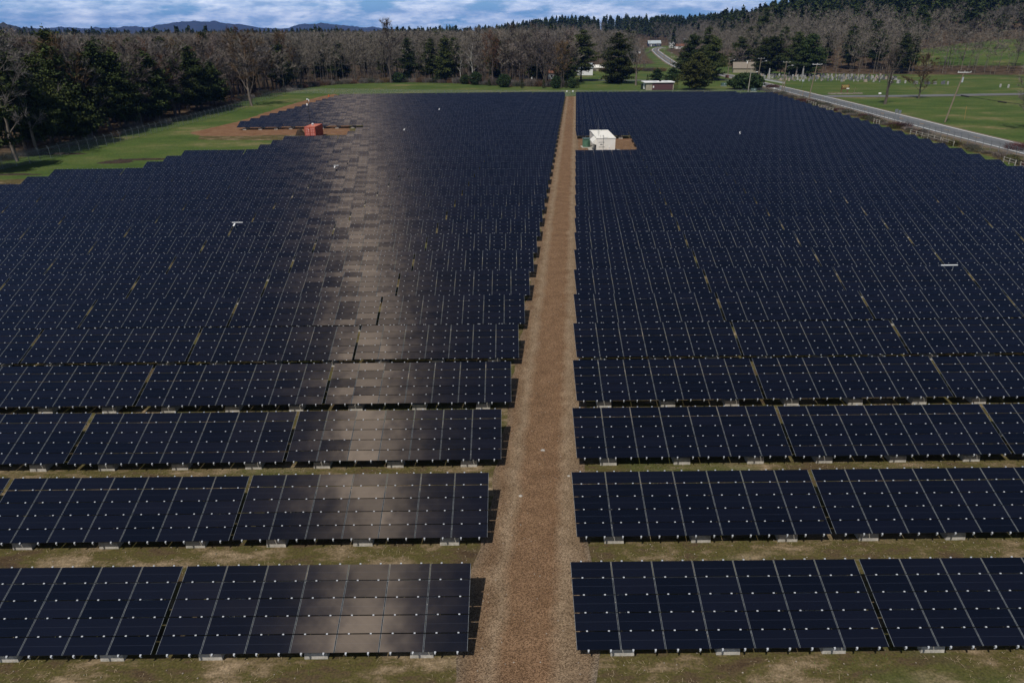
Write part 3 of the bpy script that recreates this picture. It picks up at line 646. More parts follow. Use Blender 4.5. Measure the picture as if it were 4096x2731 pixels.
def bare_parts(h,w,seed,ntw=1500,tw=.045,limbs=13,fork=.3,ragged=1.,rk=1.):
    rg=np.random.default_rng(seed); tr=MB(); top=.92
    tp_=[np.array([rg.normal()*.015*h*t*2,rg.normal()*.015*h*t*2,t*h*top]) for t in np.linspace(0,1,7)]
    R0=(h*.0125+.05)*rk
    tr.tube([(0,0,-.6)]+[tuple(p) for p in tp_],[R0*1.3]+[R0*(1-.85*t) for t in np.linspace(0,1,7)],6)
    ends=[]
    def tpt(t): i=min(5,int(t*6)); f=t*6-i; return tp_[i]*(1-f)+tp_[i+1]*f
    for i in range(limbs):
        t=fork+(1-fork)*(i+.5)/limbs*.95; az=i*2.4+rg.uniform(-.6,.6)
        prof=math.sin(math.pi*(.25+.7*(t-fork)/(1-fork)))
        ln=w/2*(.75+.5*prof)*rg.uniform(.8,1.15); el=rg.uniform(.65,1.15) if t<.8 else 1.25
        d=np.array([math.cos(az)*math.cos(el),math.sin(az)*math.cos(el),math.sin(el)]); p0=tpt(t); pts=[p0]; L0=min(ln/max(.25,math.cos(el))*.72,(h*1.02-p0[2])/max(.3,d[2]))
        for s_ in range(4):
            d=d+rg.normal(size=3)*.13; d/=np.linalg.norm(d); pts.append(pts[-1]+d*L0/4)
        r1=R0*.42*(1-.6*t)
        tr.tube([tuple(p) for p in pts],[r1,r1*.8,r1*.6,r1*.42,r1*.2],4,cap=False)
        for k in range(7):
            f=.25+.75*(k+rg.random())/7; i2=min(3,int(f*4)); g=f*4-i2; q0=pts[i2]*(1-g)+pts[i2+1]*g
            dd=d+rg.normal(size=3)*.75; dd[2]=abs(dd[2])*.7+.15; dd/=np.linalg.norm(dd); l2=L0*.36*rg.uniform(.5,1.1)*(1.15-f*.5)
            q1=q0+dd*l2*.5+rg.normal(size=3)*.08*l2; q2=q0+dd*l2
            tr.tube([tuple(q0),tuple(q1),tuple(q2)],[r1*.32,r1*.2,r1*.08],3,cap=False); ends.append((q0,q2,l2))
    E0=np.array([e[0] for e in ends]); E1=np.array([e[1] for e in ends]); ix=rg.integers(0,len(ends),ntw); f=rg.uniform(.2,1.05,ntw)[:,None]
    B=E0[ix]*(1-f)+E1[ix]*f; D=(E1-E0)[ix]; D/=np.linalg.norm(D,axis=1)[:,None]; D=D+rg.normal(size=(ntw,3))*.6; D[:,2]+=.25; D/=np.linalg.norm(D,axis=1)[:,None]
    ln=(rg.uniform(.5,1.5,ntw)*(.045*h+.35)*ragged)[:,None]; sd_=np.cross(D,rg.normal(size=(ntw,3))); sd_/=np.linalg.norm(sd_,axis=1)[:,None]
    V=np.stack([B-sd_*tw,B+sd_*tw,B+D*ln],1).reshape(-1,3); return tr,V,np.arange(ntw*3).reshape(-1,3)
def make_bare(h,w,seed,bark='bark',twig='twig',**kw):
    tr,V,F=bare_parts(h,w,seed,**kw); return tr.mesh('trunk',[bark],True),np_mesh('crown',V,F,[twig])
def tree(name,meshes,loc,label,cat='tree',group=None,sc=1.,rz=0.,scz=None):
    o=empty(name,(loc[0],loc[1],loc[2]),rz); o.scale=(sc,sc,scz or sc); tag(o,label,cat,group)
    for n_,m_ in zip(('trunk','crown'),meshes): link(n_,m_,o)
    return o
def base(u,v): return gp(u,v)
def wpx(P,px): return px*proj(P[0],P[1],P[2])[2]/F_
# ---- named conifers round the far lawn
def pine_at(u,v,vt,wp,seed,label,mat='pine',name='pine_tree',dz=0,**kw):
    P=base(u,v); h=ht_at(P,vt); w_=wpx(P,wp)*1.22; return tree(name,make_pine(name,h,w_,seed,mat,**kw),P,label,'tree')
pine_at(2324,325,120,112,21,'tall broad pine with bare lower trunk beside the gate end of the lane',bare=.24,nw=15)
pine_at(2468,334,130,128,22,'tall pine with branches sweeping to the lawn, left of the bare grey tree',bare=.03,nw=19)
pine_at(2526,250,126,36,23,'slim dark spruce above the bare grey tree in front of the woods',name='spruce_tree',shape='spruce',bare=.05)
pine_at(2626,322,278,42,24,'small bushy pine behind the left half of the maroon shed',mat='bushpine',bare=.05,nw=9)
pine_at(2690,328,270,48,25,'bushy young pine behind the right half of the maroon shed',mat='bushpine',bare=.03,nw=9)
pine_at(2762,318,136,112,26,'left pine of the tall cluster behind the olive cedar',bare=.05,nw=19)
pine_at(2845,322,150,104,27,'right pine of the tall cluster behind the olive cedar',bare=.05,nw=19)
pine_at(2821,290,106,70,28,'rearmost and highest pine of the cluster behind the olive cedar',bare=.1)
pine_at(2952,276,148,80,29,'cone shaped pine left of the beige roofed house',bare=.1)
pine_at(3050,297,150,80,30,'dark pine at the right end of the beige roofed house',bare=.1)
pine_at(3078,300,142,112,31,'dark pine behind the round bare tree by the cemetery wall',bare=.1)
pine_at(3175,303,128,112,32,'massive dark pine overlooking the left gravestones',bare=.05,nw=19)
pine_at(3228,305,134,112,33,'massive dark pine with tiered boughs over the cemetery',bare=.05,nw=19)
pine_at(3429,226,124,62,34,'lone conical spruce in bare woods above the cemetery',name='spruce_tree',shape='spruce',bare=.03)
pine_at(3254,150,64,44,35,'lone dark pine on the bare hillside at the upper right',bare=.05)
# cedar
P=base(2781,361); h=ht_at(P,210); w_=wpx(P,140)
o=empty('cedar_tree',P); tag(o,'broad olive green cedar with drooping skirt right of the maroon shed','tree')
tr,V1,F1=pine_parts(h,w_,41,bare=.08,nw=16,shape='round'); V2,F2=V1,F1
link('trunk',tr.mesh('trunk',['bark']),o); link('crown',np_mesh('crown',V1,F1,['cedar']),o)
# arborvitae & round pines on the far lawn
def bush_at(name,u,v,vt,wp,seed,label,mat,cone=0.,group=None,n=1700,cat='shrub',**kw):
    P=base(u,v); h=ht_at(P,vt); w_=wpx(P,wp); o=link(name,bush_mesh(h,w_,seed,mat,n,cone,size=max(.14,.075*w_+.07),**kw),None,P); tag(o,label,cat,group); return o
LAWN='evergreens planted along the far lawn'
for i,(u,v,vt,wp,kind,lab) in enumerate([
 (1593,331,293,46,'r','leftmost round pine on the far lawn'),(1629,328,286,34,'r','second round pine from the left on the far lawn, touching its neighbour'),
 (1730,330,301,15,'a','leftmost slim arborvitae on the far lawn'),(1756,329,290,32,'r','round pine between two slim arborvitae left of the white birch'),
 (1778,329,303,14,'a','slim arborvitae just right of a round pine, left of the birch'),(1824,333,311,12,'a','small lone arborvitae directly below the white birch'),
 (1861,337,301,38,'r','round pine at the foot of the big forked bare tree'),(1903,340,290,46,'r','larger round pine right of the forked bare tree foot'),
 (1957,344,317,14,'a','small arborvitae between two large round pines'),(2016,350,299,52,'r','largest round pine standing alone on the far lawn'),
 (2088,354,317,14,'a','lone arborvitae in front of the tan thicket'),(2175,354,318,15,'a','arborvitae left of the clump beside the gate'),
 (2224,355,306,38,'r','round pine in the clump just left of the gate'),(2264,354,317,15,'a','arborvitae on the left of the clump above the gate'),
 (2287,354,310,32,'r','round pine in the middle of the clump above the gate'),(2310,353,312,15,'a','arborvitae on the right of the clump above the gate'),
 (2588,348,299,13,'a','arborvitae behind the left end of the maroon shed roof'),(2661,346,300,14,'a','arborvitae peeking over the middle of the maroon shed'),
 (2691,358,302,13,'a','tall narrow arborvitae at the right end of the shed, left one'),(2705,360,299,14,'a','tall narrow arborvitae at the right end of the shed, right one')]):
    if kind=='r': bush_at('young_pine',u,v,vt,wp,100+i,lab,'bushpine',0.,None,2200,'pine shrub')
    else: bush_at('arborvitae',u,v,vt,wp,100+i,lab,'arb',.55,None,900,'shrub')
bush_at('yew_bush',2984,358,300,118,140,'big rounded dark green bush beside the pale lamp post',"bushpine",0.,None,6000,'shrub')
# ---- notable bare trees
def bare_at(name,u,v,vt,wp,seed,label,**kw):
    P=base(u,v); h=ht_at(P,vt); return tree(name,make_bare(h,wpx(P,wp),seed,**kw),P,label,'tree')
bare_at('bare_tree',2543,342,196,92,51,'gnarled grey leafless tree with two limbs left of the maroon shed',bark='barkl',twig='twigl',ntw=1500,limbs=10,fork=.38,tw=.035,rk=2.)
bare_at('bare_tree',1917,330,118,120,52,'large dark forked leafless tree rising behind the lawn pines',ntw=2400,limbs=12,fork=.16,rk=1.9)
bare_at('bare_tree',1564,333,88,96,53,'tallest leafless tree poking above the central treeline',ntw=2000,limbs=12,fork=.4,rk=1.5)
bare_at('birch_tree',1843,331,220,30,54,'slender white birch bent over the far lawn',bark='birch',twig='twigl',ntw=350,limbs=7)
bare_at('birch_tree',1618,322,170,44,55,'white stemmed birch in the central woods, left of the round pines',bark='birch',twig='twigl',ntw=600,limbs=9)
bare_at('birch_tree',1660,326,160,40,56,'white stemmed birch in the central woods, behind the lawn gap',bark='birch',twig='twigl',ntw=500,limbs=9)
bare_at('birch_tree',1560,322,200,30,57,'thin crooked birch at the edge of the central woods',bark='birch',twig='twigl',ntw=300,limbs=6)
bare_at('bare_tree',1007,424,122,150,58,'big spreading russet leafless tree at the fence corner side',ntw=3200,limbs=14,fork=.12,twig='twigr',rk=1.5,bark='barkl')
bare_at('bare_tree',3539,418,206,118,59,'leafless tree with stout trunk on the grass right of the highway',ntw=2200,limbs=11,fork=.28,tw=.03,rk=2.1)
bare_at('bare_tree',3673,395,230,100,60,'rounded russet topped leafless tree beyond the side road',ntw=3600,limbs=17,fork=.14,twig='twigr',tw=.035,rk=1.4)
bare_at('bare_tree',4125,522,265,190,61,'wide twiggy leafless tree cut off by the right edge',ntw=4200,limbs=18,fork=.08,tw=.03)
bare_at('bare_tree',2949,286,198,56,62,'vase shaped leafless tree left of the beige roofed house',ntw=1800,limbs=14,fork=.2)
bare_at('bare_tree',3121,299,182,84,63,'round headed leafless tree behind the white cemetery wall',ntw=3600,limbs=17,fork=.16)
bare_at('bare_tree',2175,352,170,110,64,'dark multi stemmed leafless tree standing by the grey cottage',ntw=1900,limbs=15,fork=.15)
bare_at('bare_tree',2245,352,175,90,65,'leafless tree between the gate and the first tall pine',ntw=2200,limbs=15,fork=.15,twig='twigr')
bare_at('bare_tree',2690,190,135,50,66,'pale trunked leafless tree beside the bend of the hill road',ntw=1200,limbs=12,twig='twigl',bark='birch')
bare_at('bare_tree',3851,243,92,120,67,'tall leafless tree leaning in front of the sloping hill field',ntw=2000,limbs=14)
bare_at('bare_tree',3790,262,120,110,68,'leafless tree at the left end of the sloping hill field',ntw=2000,limbs=14)
bare_at('bare_tree',3985,200,34,150,69,'pale feathery leafless tree near the top right corner',ntw=3200,limbs=16,twig='twigl')
bare_at('bare_tree',4060,265,150,90,70,'thin leafless tree in the hedge below the hill field',ntw=1500,limbs=13)
for i,(u,v,vt,wp,lab) in enumerate([(70,668,118,190,'pale leafless tree with forked white limbs at the far left'),(150,640,150,170,'pale leafless tree crossing in front of the far left pines'),(370,575,196,150,'thin leafless tree leaning over the long left fence'),(560,520,236,110,'small pale leafless tree among the left pines'),(760,462,270,90,'low grey leafless tree in front of the widest dark pine'),(215,610,330,120,'short brown leafless tree by the left fence')]):
    bare_at('bare_tree',u,v-22,vt,wp,250+i,lab,bark='barkl',twig='twigl',ntw=1500,limbs=11,fork=.2,tw=.035)
# ---- left side dark pines
for i,(u,v,vt,wp,lab) in enumerate([(60,640,76,210,'towering pine at the far left above the wood edge'),(-40,700,300,240,'low wide pine cut off by the left edge of the view'),(150,622,285,230,'dark pine behind the left fence, lowest of the front rank'),
  (286,560,122,120,'pointed pine second from the left above the wood edge'),(245,600,330,190,'short full pine in front of the pointed one'),(390,560,210,150,'leaning dark pine behind the long left fence'),
  (482,524,222,120,'dark pine with a visible bare trunk behind the fence'),(575,505,262,110,'squat dark pine near the middle of the left fence'),(640,500,228,140,'full dark pine left of the widest one at the fence'),
  (722,480,236,130,'dark pine joined to the widest one'),(790,466,222,150,'widest dark pine behind the upper part of the left fence'),(862,448,250,100,'last dark pine before the russet leafless tree'),(850,400,128,60,'pointed pine rising behind the widest dark pine'),
  (330,590,360,150,'small pine among trunks near the left fence'),(-60,600,40,200,'tall pine just outside the left edge, seen by its boughs')]):
    pine_at(u,v-14,vt,wp*.9,200+i,lab,bare=.2 if i%3 else .28,nw=17,dens=1.1)
# ---- forest individuals and the distant mass
bareP=[make_bare(17+2*(i%4),[8,9.5,7,10,8.5,11,7.5,9][i],300+i,ntw=1300,tw=.05,limbs=12+i%4,fork=.22+.05*(i%3),twig='twigl' if i==5 else ('twigr' if i==3 else 'twig')) for i in range(8)]
bareH=[17+2*(i%4) for i in range(8)]
birchP=make_bare(18,6,350,bark='birch',twig='twigl',ntw=500,limbs=9)
pineP=[make_pine('pine',19+2*i,8.5+.7*i,400+i,bare=.12+.04*i,nw=17) for i in range(4)]
def jgrid(x0,x1,y0,y1,s,seed):
    rg=np.random.default_rng(seed); X,Y=np.meshgrid(np.arange(x0,x1,s),np.arange(y0,y1,s)); X=X.ravel()+rg.uniform(-.45,.45,X.size)*s; Y=Y.ravel()+rg.uniform(-.45,.45,Y.size)*s; return X,Y
def visarr(X,Y,top=22.,mg=150):
    Z=G(X,Y)+top*.5; d=np.stack([X,Y,Z-CH],1); w_=d@fw; u=CX_+F_*(d@cr)/w_; v=CY_-F_*(d@cu)/w_
    return (w_>5)&(u>-mg)&(u<4096+mg)&(v>-260)
CLEAR=[(x,y) for x,y,_ in [base(*q_) for q_ in [(2490,160),(2760,160),(2870,262),(2840,300),(2700,330),(2320,345),(2250,352),(2240,305),(2300,285),(2560,275),(2540,235),(2500,215)]]]
def inwood(X,Y,pad=0.):
    wl2=[(x-10-pad,y) for x,y in FENL]+[(x,y+3+pad) for x,y in WOODB]+[(34,400),(40,440),(60,470),(95,520),(150,1400),(-9000,14000),(-9000,-100),(-101,90)]
    a=inpoly(X,Y,wl2)
    r=np.hypot(X,Y); c=inpoly(X,Y,[(x,y) for x,y in CEMB]+[(900,420),(14000,6000),(9000,14000),(150,1400)]+[base(2640,182)[:2],base(2760,215)[:2],base(2840,250)[:2]])
    b=inpoly(X,Y,FIELD2); rd=edist(X,Y,HWAY)<11
    hs=edist(X,Y,[gp(2610,186)[:2],gp(2640,186)[:2]])<16
    return ((a|c)&~rd&~hs&~b)
allb=[]
for (x0,x1,y0,y1,s,sd_) in [(-420,60,90,300,6.3,1),(-420,60,300,450,5.2,11),(-700,900,450,1000,9,2),(60,560,330,450,7,3),(-1500,1500,1000,1480,14,4)]:
    X,Y=jgrid(x0,x1,y0,y1,s,sd_); k=inwood(X,Y)&visarr(X,Y); allb.append(np.stack([X[k],Y[k]],1))
T_=np.concatenate(allb); rg=np.random.default_rng(5)
r_=np.hypot(T_[:,0],T_[:,1]); az_=np.degrees(np.arctan2(T_[:,0],T_[:,1])); hz_=G(T_[:,0],T_[:,1])
clump=np.sin(T_[:,0]*.021+1.3)*np.sin(T_[:,1]*.017+.4)+.5*np.sin(T_[:,0]*.05+T_[:,1]*.04)
edge=T_[:,0]-np.interp(T_[:,1],[p[1] for p in FENL],[p[0] for p in FENL])
pp=np.where((T_[:,0]<-90)&(T_[:,1]<245)&(edge>-40),.36,.05)
pp=np.where((az_>-5)&(hz_>9)&(r_>640),.72,pp); pp=np.where((az_>18)&(hz_>11),.55+.2*(clump>0),pp); pp=np.where((az_>17)&(hz_>15),.85+.15*(clump>-.4),pp); pp=np.where((az_>17)&(hz_<=17)&(hz_>9)&(r_>560),.12+.3*(clump>.5),pp)
pp=np.where((r_>900)&(az_<-4),.35,pp); ridge=(az_>-6)&(az_<16)&(r_>1000)&(r_<1300); pp=np.where(ridge,.85,pp)
isp=rg.random(len(T_))<pp
GB='leafless trees of the surrounding woods'; GPN='pines of the surrounding woods'
def where(x,y):
    if x<-60 and y<305: return 'behind the left fence'
    if x<30 and y<520: return 'behind the far lawn'
    if x>100 and y<520: return 'behind the cemetery'
    return 'on the far hillside'
def fr_in(x,y): 
    u,v,w_=proj(x,y,Gz(x,y)+14); return 0<u<4096
bi=[i for i in np.argsort(r_) if not isp[i] and fr_in(*T_[i])]; pi_=[i for i in np.argsort(r_) if isp[i] and fr_in(*T_[i])]
used=set()
SKU=[0,100,150,300,800,950,1200,1500,1700,1900,2050,2300,2600]; SKV=[112,116,132,146,150,132,132,126,122,120,104,98,90]
def tall(x,y,H,s_):
    P=(x,y,Gz(x,y)); u,v,w_=proj(*P)
    if not (-200<u<2500): return s_
    return max(.4,min(s_,ht_at(P,np.interp(u,SKU,SKV)+R.uniform(-14,26))/H))

for n_,i in enumerate(bi[:275]):
    x,y=T_[i]; k=R.randrange(8); bz=R.random()<.07; m_=birchP if bz else bareP[k]; s_=tall(x,y,bareH[k],R.uniform(.9,1.25)); bz=bz and x>-80; m_=birchP if bz else bareP[k]
    o=tree('birch_tree' if bz else 'bare_tree',m_,(x,y,Gz(x,y)),('slim pale birch in the woods ' if bz else 'brown leafless tree in the woods ')+where(x,y),'tree',GB+' '+where(x,y),s_*1.12,R.uniform(0,6.28),s_*.93); used.add(i)
for n_,i in enumerate(pi_[:150]):
    x,y=T_[i]; k=R.randrange(4); s_=tall(x,y,19+2*k,R.uniform(.75,1.12)); o=tree('pine_tree',pineP[k],(x,y,Gz(x,y)),'dark green pine in the woods '+where(x,y),'tree',GPN+' '+where(x,y),s_*1.1,R.uniform(0,6.28),s_*.95); used.add(i)
# lite versions merged
def lite_bare(seed,n=240,tw=.07):
    tr,V,F=bare_parts(18,9,seed,ntw=n,tw=tw,limbs=6,ragged=1.5); return V,F
def lite_pine(seed):
    rg=np.random.default_rng(seed); n=240; t=rg.random(n)**.8; prof=np.minimum(1,t*4+.4)*(1-t)**.7*3.9; az=rg.uniform(0,6.28,n)
    q_=np.floor(t*9)/9; P=np.stack([np.cos(az)*prof*rg.uniform(.4,1.1,n),np.sin(az)*prof*rg.uniform(.4,1.1,n),3+(q_+.04*rg.normal(size=n))*17+1],1)
    return tri_cloud(P,np.full(n,1.5),rg,flat=.5)
LB=[lite_bare(500+i) for i in range(5)]; LP=[lite_pine(600+i) for i in range(5)]
def trunk_lite(): 
    return np.array([(-.16,0,0),(.16,0,0),(0,0,13),(0,-.16,0),(0,.16,0),(0,0,13)],float),np.array([(0,1,2),(3,4,5)])
TL_=trunk_lite()
def merged(ids,lib,name,mat,label,sc0,trunkm=None):
    VV=[];FF=[];o=0
    for i in ids:
        x,y=T_[i]; v,f=lib[R.randrange(len(lib))]; a=R.uniform(0,6.28); s_=R.uniform(.8,1.25)*sc0; c_,d_=math.cos(a)*s_,math.sin(a)*s_
        w_=np.empty_like(v); w_[:,0]=v[:,0]*c_-v[:,1]*d_+x; w_[:,1]=v[:,0]*d_+v[:,1]*c_+y; w_[:,2]=v[:,2]*s_+Gz(x,y); VV.append(w_); FF.append(f+o); o+=len(v)
    ob=link(name,np_mesh(name,np.concatenate(VV),np.concatenate(FF),[mat])); tag(ob,label,'woods',None,'stuff')
LBt=[merge([a,TL_]) for a in LB]
rb=[i for i in range(len(T_)) if not isp[i] and i not in used]; rp=[i for i in range(len(T_)) if isp[i] and i not in used]
print('trees',len(T_),'bare rest',len(rb),'pine rest',len(rp))
merged(rb,LBt,'leafless_woods','twig','brown leafless woods receding to the hills',1.)
merged(rp,LP,'pine_woods','pine','dark evergreen woods on the ridge and hilltop',1.12)
# undergrowth thickets (own shrubs)
TH='thickets along the wood edge'
thm=[]
def thicket(h,w_,seed,mat,n=420):
    rg=np.random.default_rng(seed); a=rg.uniform(0,6.28,n); r=np.sqrt(rg.random(n))*w_/2; B=np.stack([np.cos(a)*r,np.sin(a)*r,rg.uniform(0,.35,n)*h],1)
    D=np.stack([np.cos(a)*.35+rg.normal(size=n)*.3,np.sin(a)*.35+rg.normal(size=n)*.3,np.ones(n)],1); D/=np.linalg.norm(D,axis=1)[:,None]; sd_=np.cross(D,rg.normal(size=(n,3))); sd_/=np.linalg.norm(sd_,axis=1)[:,None]
    ln=(rg.uniform(.35,.75,n)*h*(1-.35*(r/(w_/2))**2))[:,None]; V=np.stack([B-sd_*.035,B+sd_*.035,B+D*ln],1).reshape(-1,3); return np_mesh('twigs',V,np.arange(n*3).reshape(-1,3),[mat])
thm=[thicket(3.2,5,700+i,['twig','twigr','twigl','grytwig'][i%4],900) for i in range(4)]
pl=resample(WOODB,4.2)
for i,(x,y) in enumerate(pl):
    if x>27: continue
    o=link('thicket',thm[i%4],None,(x+R.uniform(-1,1),y+R.uniform(0,2.5),Gz(x,y)),R.uniform(0,6)); s_=R.uniform(.7,1.25); o.scale=(s_,s_,s_*R.uniform(.7,1.2)); tag(o,'brushy brown thicket at the foot of the woods behind the far lawn','shrub',TH)
pl=resample([(x-8.5,y) for x,y in FENL[2:]],5.5)
for i,(x,y) in enumerate(pl):
    o=link('thicket',thm[(i*3)%4],None,(x+R.uniform(-2,1),y,Gz(x,y)),R.uniform(0,6)); s_=R.uniform(.6,1.); o.scale=(s_,s_,s_*.8); tag(o,'brushy brown thicket under the pines behind the left fence','shrub',TH+' at the left')
for i,(u,v,wp) in enumerate([(2360,286,50),(2420,288,50),(2480,287,50),(2545,285,60),(2600,286,60),(2640,287,50),(2150,340,60),(2110,343,50)]):
    P=base(u,v); o=link('hedge_clump',thm[i%2],None,P); s_=wpx(P,wp)/5; o.scale=(s_,1.2,1.); tag(o,['rusty hedge clump across the green behind the pines','tan hedge clump across the back lawn'][i%2],'shrub','hedge clumps behind the back lane %d'%(i%2))
# ---- shrubs between array and highway
vx=lambda y: np.interp(y,[p[1] for p in HWN],[p[0] for p in HWN])
SG='shrubs in the strip beside the highway'
shm={'o':[bush_mesh(1.9,2.9,800+i,'grytwig',700,size=.2,noise=.35) for i in range(3)],'g':[bush_mesh(1.7,2.8,810+i,'cedar',800,size=.2,noise=.35) for i in range(2)],'r':[thicket(2.2,3.6,820,'redtwig',700)],'b':[thicket(2.1,3.2,830,'twig',500)]}
names={'o':'greyish olive shrub','g':'yellow green juniper shrub','r':'dark red leafless shrub','b':'brown twiggy shrub'}
y=112.
i=0
while y<300:
    k=R.choice('oooogbbbbr' if y<250 else 'oobb'); off=R.choice([5.0,6.4,7.4]); x=vx(y)-off
    o=link('shrub',R.choice(shm[k]),None,(x,y,Gz(x,y)),R.uniform(0,6)); s_=R.uniform(.45,.9); o.scale=(s_*1.25,s_*1.25,s_*.75)
    tag(o,names[k]+' in the strip between panels and highway','shrub',SG+' '+names[k]); y+=R.uniform(1.4,3.4); i+=1
for (u,v,lab) in [(3090,352,'sprawling dark red shrub left of the roadside pole'),(3600,512,'dark red shrub beside the two road sign posts'),(4080,600,'bright dark red shrub at the right edge of the view')]:
    P=base(u,v); o=link('red_shrub',shm['r'][0],None,P); o.scale=(1.5,1.3,.9); tag(o,lab,'shrub')
# ------------------------------------------------------------------ container
CX0,CY0=-46.6,164.6
o=empty('shipping_container',(CX0,CY0,Gz(CX0,CY0)),rad(-2)); tag(o,'red corrugated shipping container with worn doors on the dirt patch','container')
cw,cl,chh=2.45,6.1,2.6
mb=MB()
# corrugated long sides
def corr(mb,x,y0,y1,z0,z1,sgn):
    n=30; ys_=np.linspace(y0,y1,n*2+1)
    for i in range(n*2):
        a=x+sgn*(.0 if (i//1)%2 else -.05); mb.quad((a,ys_[i],z0),(a,ys_[i+1],z0),(a,ys_[i+1],z1),(a,ys_[i],z1))
        if i<n*2-1:
            b=x+sgn*(.0 if ((i+1))%2 else -.05); mb.quad((a,ys_[i+1],z0),(b,ys_[i+1],z0),(b,ys_[i+1],z1),(a,ys_[i+1],z1))
corr(mb,cw/2,.1,cl-.1,.15,chh-.1,1); corr(mb,-cw/2,.1,cl-.1,.15,chh-.1,-1)
mb.box((0,cl-.06,chh/2),(cw-.15,.05,chh-.2)); mb.box((0,cl/2,.12),(cw-.12,cl-.1,.08))
part('side_wall',mb,'red',o)
mb=MB()
for sx_ in (-1,1):
    for yy_ in (.05,cl-.05): mb.box((sx_*(cw/2-.04),yy_,chh/2),(.14,.14,chh))
    mb.box((sx_*(cw/2-.02),cl/2,chh-.06),(.09,cl-.2,.11)); mb.box((sx_*(cw/2-.02),cl/2,.08),(.1,cl-.2,.13))
mb.box((0,.05,chh-.06),(cw-.2,.11,.12)); mb.box((0,.05,.08),(cw-.2,.11,.13)); part('frame',mb,'red',o)
mb=MB()
n=int(26)
for i in range(n): mb.box((0,.2+(cl-.4)*(i+.5)/n,chh-.04+(.02 if i%2 else 0)),(cw-.16,(cl-.4)/n-.004,.05))
part('roof',mb,'redroof',o)
for sx_ in (-1,1):
    mb=MB(); x=sx_*(cw/4-.03)
    mb.box((x,.04,chh/2),(cw/2-.12,.05,chh-.3),0)
    for r_i in range(4):
        for cx_ in (-.26,.26): mb.box((x+cx_,.008,.42+r_i*.58),(.40,.03,.44),1)
    d_=part('door',mb,['red','redw'],o)
    for cx_ in (-.42,-.02,.38):
        m2=MB(); m2.tube([(x+cx_,-.04,.2),(x+cx_,-.04,chh-.2)],.018,5); part('lock_bar',m2,'redw',d_)
m2=MB(); m2.box((-.28,.0,1.95),(.14,.03,.16)); part('notice',m2,'white',o)
P=(CX0-.05,CY0+3.2,Gz(CX0,CY0)+chh)
o=empty('roof_ventilator',P); tag(o,'small white turbine ventilator on the red container roof','vent')
mb=MB(); mb.tube([(0,0,-.03),(0,0,.18)],.16,10); part('collar',mb,'galv',o)
mb=MB(); mb.tube([(0,0,.18),(0,0,.28),(0,0,.40),(0,0,.46)],[.18,.27,.25,.08],12); part('cap',mb,'white',o)
mb=MB(); mb.box((0,0,-.02),(.9,.7,.04)); part('base_plate',mb,'white',o)
# camera mast behind container
Pm=(-48.4,172.4,Gz(-48.4,172.4)); hm=ht_at(Pm,350+300/6.27)
o=empty('camera_mast',Pm); tag(o,'thin dark mast with white camera head behind the red container','mast')
mb=MB(); mb.tube([(0,0,-.2),(-.15,0,hm)],[.07,.045],8); part('pole',mb,'black',o)
mb=MB(); mb.tube([(-.1,0,hm-.1),(.35,-.1,hm-.05)],.04,6); mb.tube([(.3,-.1,hm-.1),(.3,-.1,hm-.5)],[.14,.1],10); mb.box((-.1,0,hm+.02),(.35,.25,.22)); part('camera_head',mb,'white',o)
mb=MB(); mb.box((-.25,-.1,hm-1.15),(.3,.2,.45)); part('junction_box',mb,'white',o)
# earth piles
def lump(name,u,v,sx_,sy_,h,label,mat='earth',cat='earth pile',seed=1):
    P=gp(u,v); rg=np.random.default_rng(seed); n=14; V=[];ix=np.arange(n*n).reshape(n,n)
    for i in range(n):
        for j in range(n):
            a,b_=i/(n-1)*2-1,j/(n-1)*2-1; rr2=a*a+b_*b_; V.append((a*sx_,b_*sy_,max(0,(1-rr2))*h*(.7+.5*rg.random())-.08))
    Fq=np.stack([ix[:-1,:-1].ravel(),ix[1:,:-1].ravel(),ix[1:,1:].ravel(),ix[:-1,1:].ravel()],1)
    o=link(name,np_mesh(name,V,Fq,[mat]),None,P); tag(o,label,cat); return o
lump('earth_pile',1203,541,1.3,1.,1.5,'dark pointed pile of timber and earth left of the red container',seed=3)
lump('brush_heap',455,652,3.6,1.0,.45,'dark heap of roots and earth on the left grass, longer part','earth','brush heap',4)
lump('brush_heap',490,648,2.4,1.0,.6,'dark tangled heap of roots at the right end of the left brush','earth','brush heap',5)
lump('earth_bank',590,640,9,.5,.35,'thin dark bank of soil trailing along the left grass','earth','earth bank',6)
lump('earth_bank',230,618,7,.8,.4,'low dark bare bank beside the left fence','earth','earth bank',8)
lump('earth_bank',60,700,6,.5,.3,'short dark soil ridge at the far left grass','earth','earth bank',9)
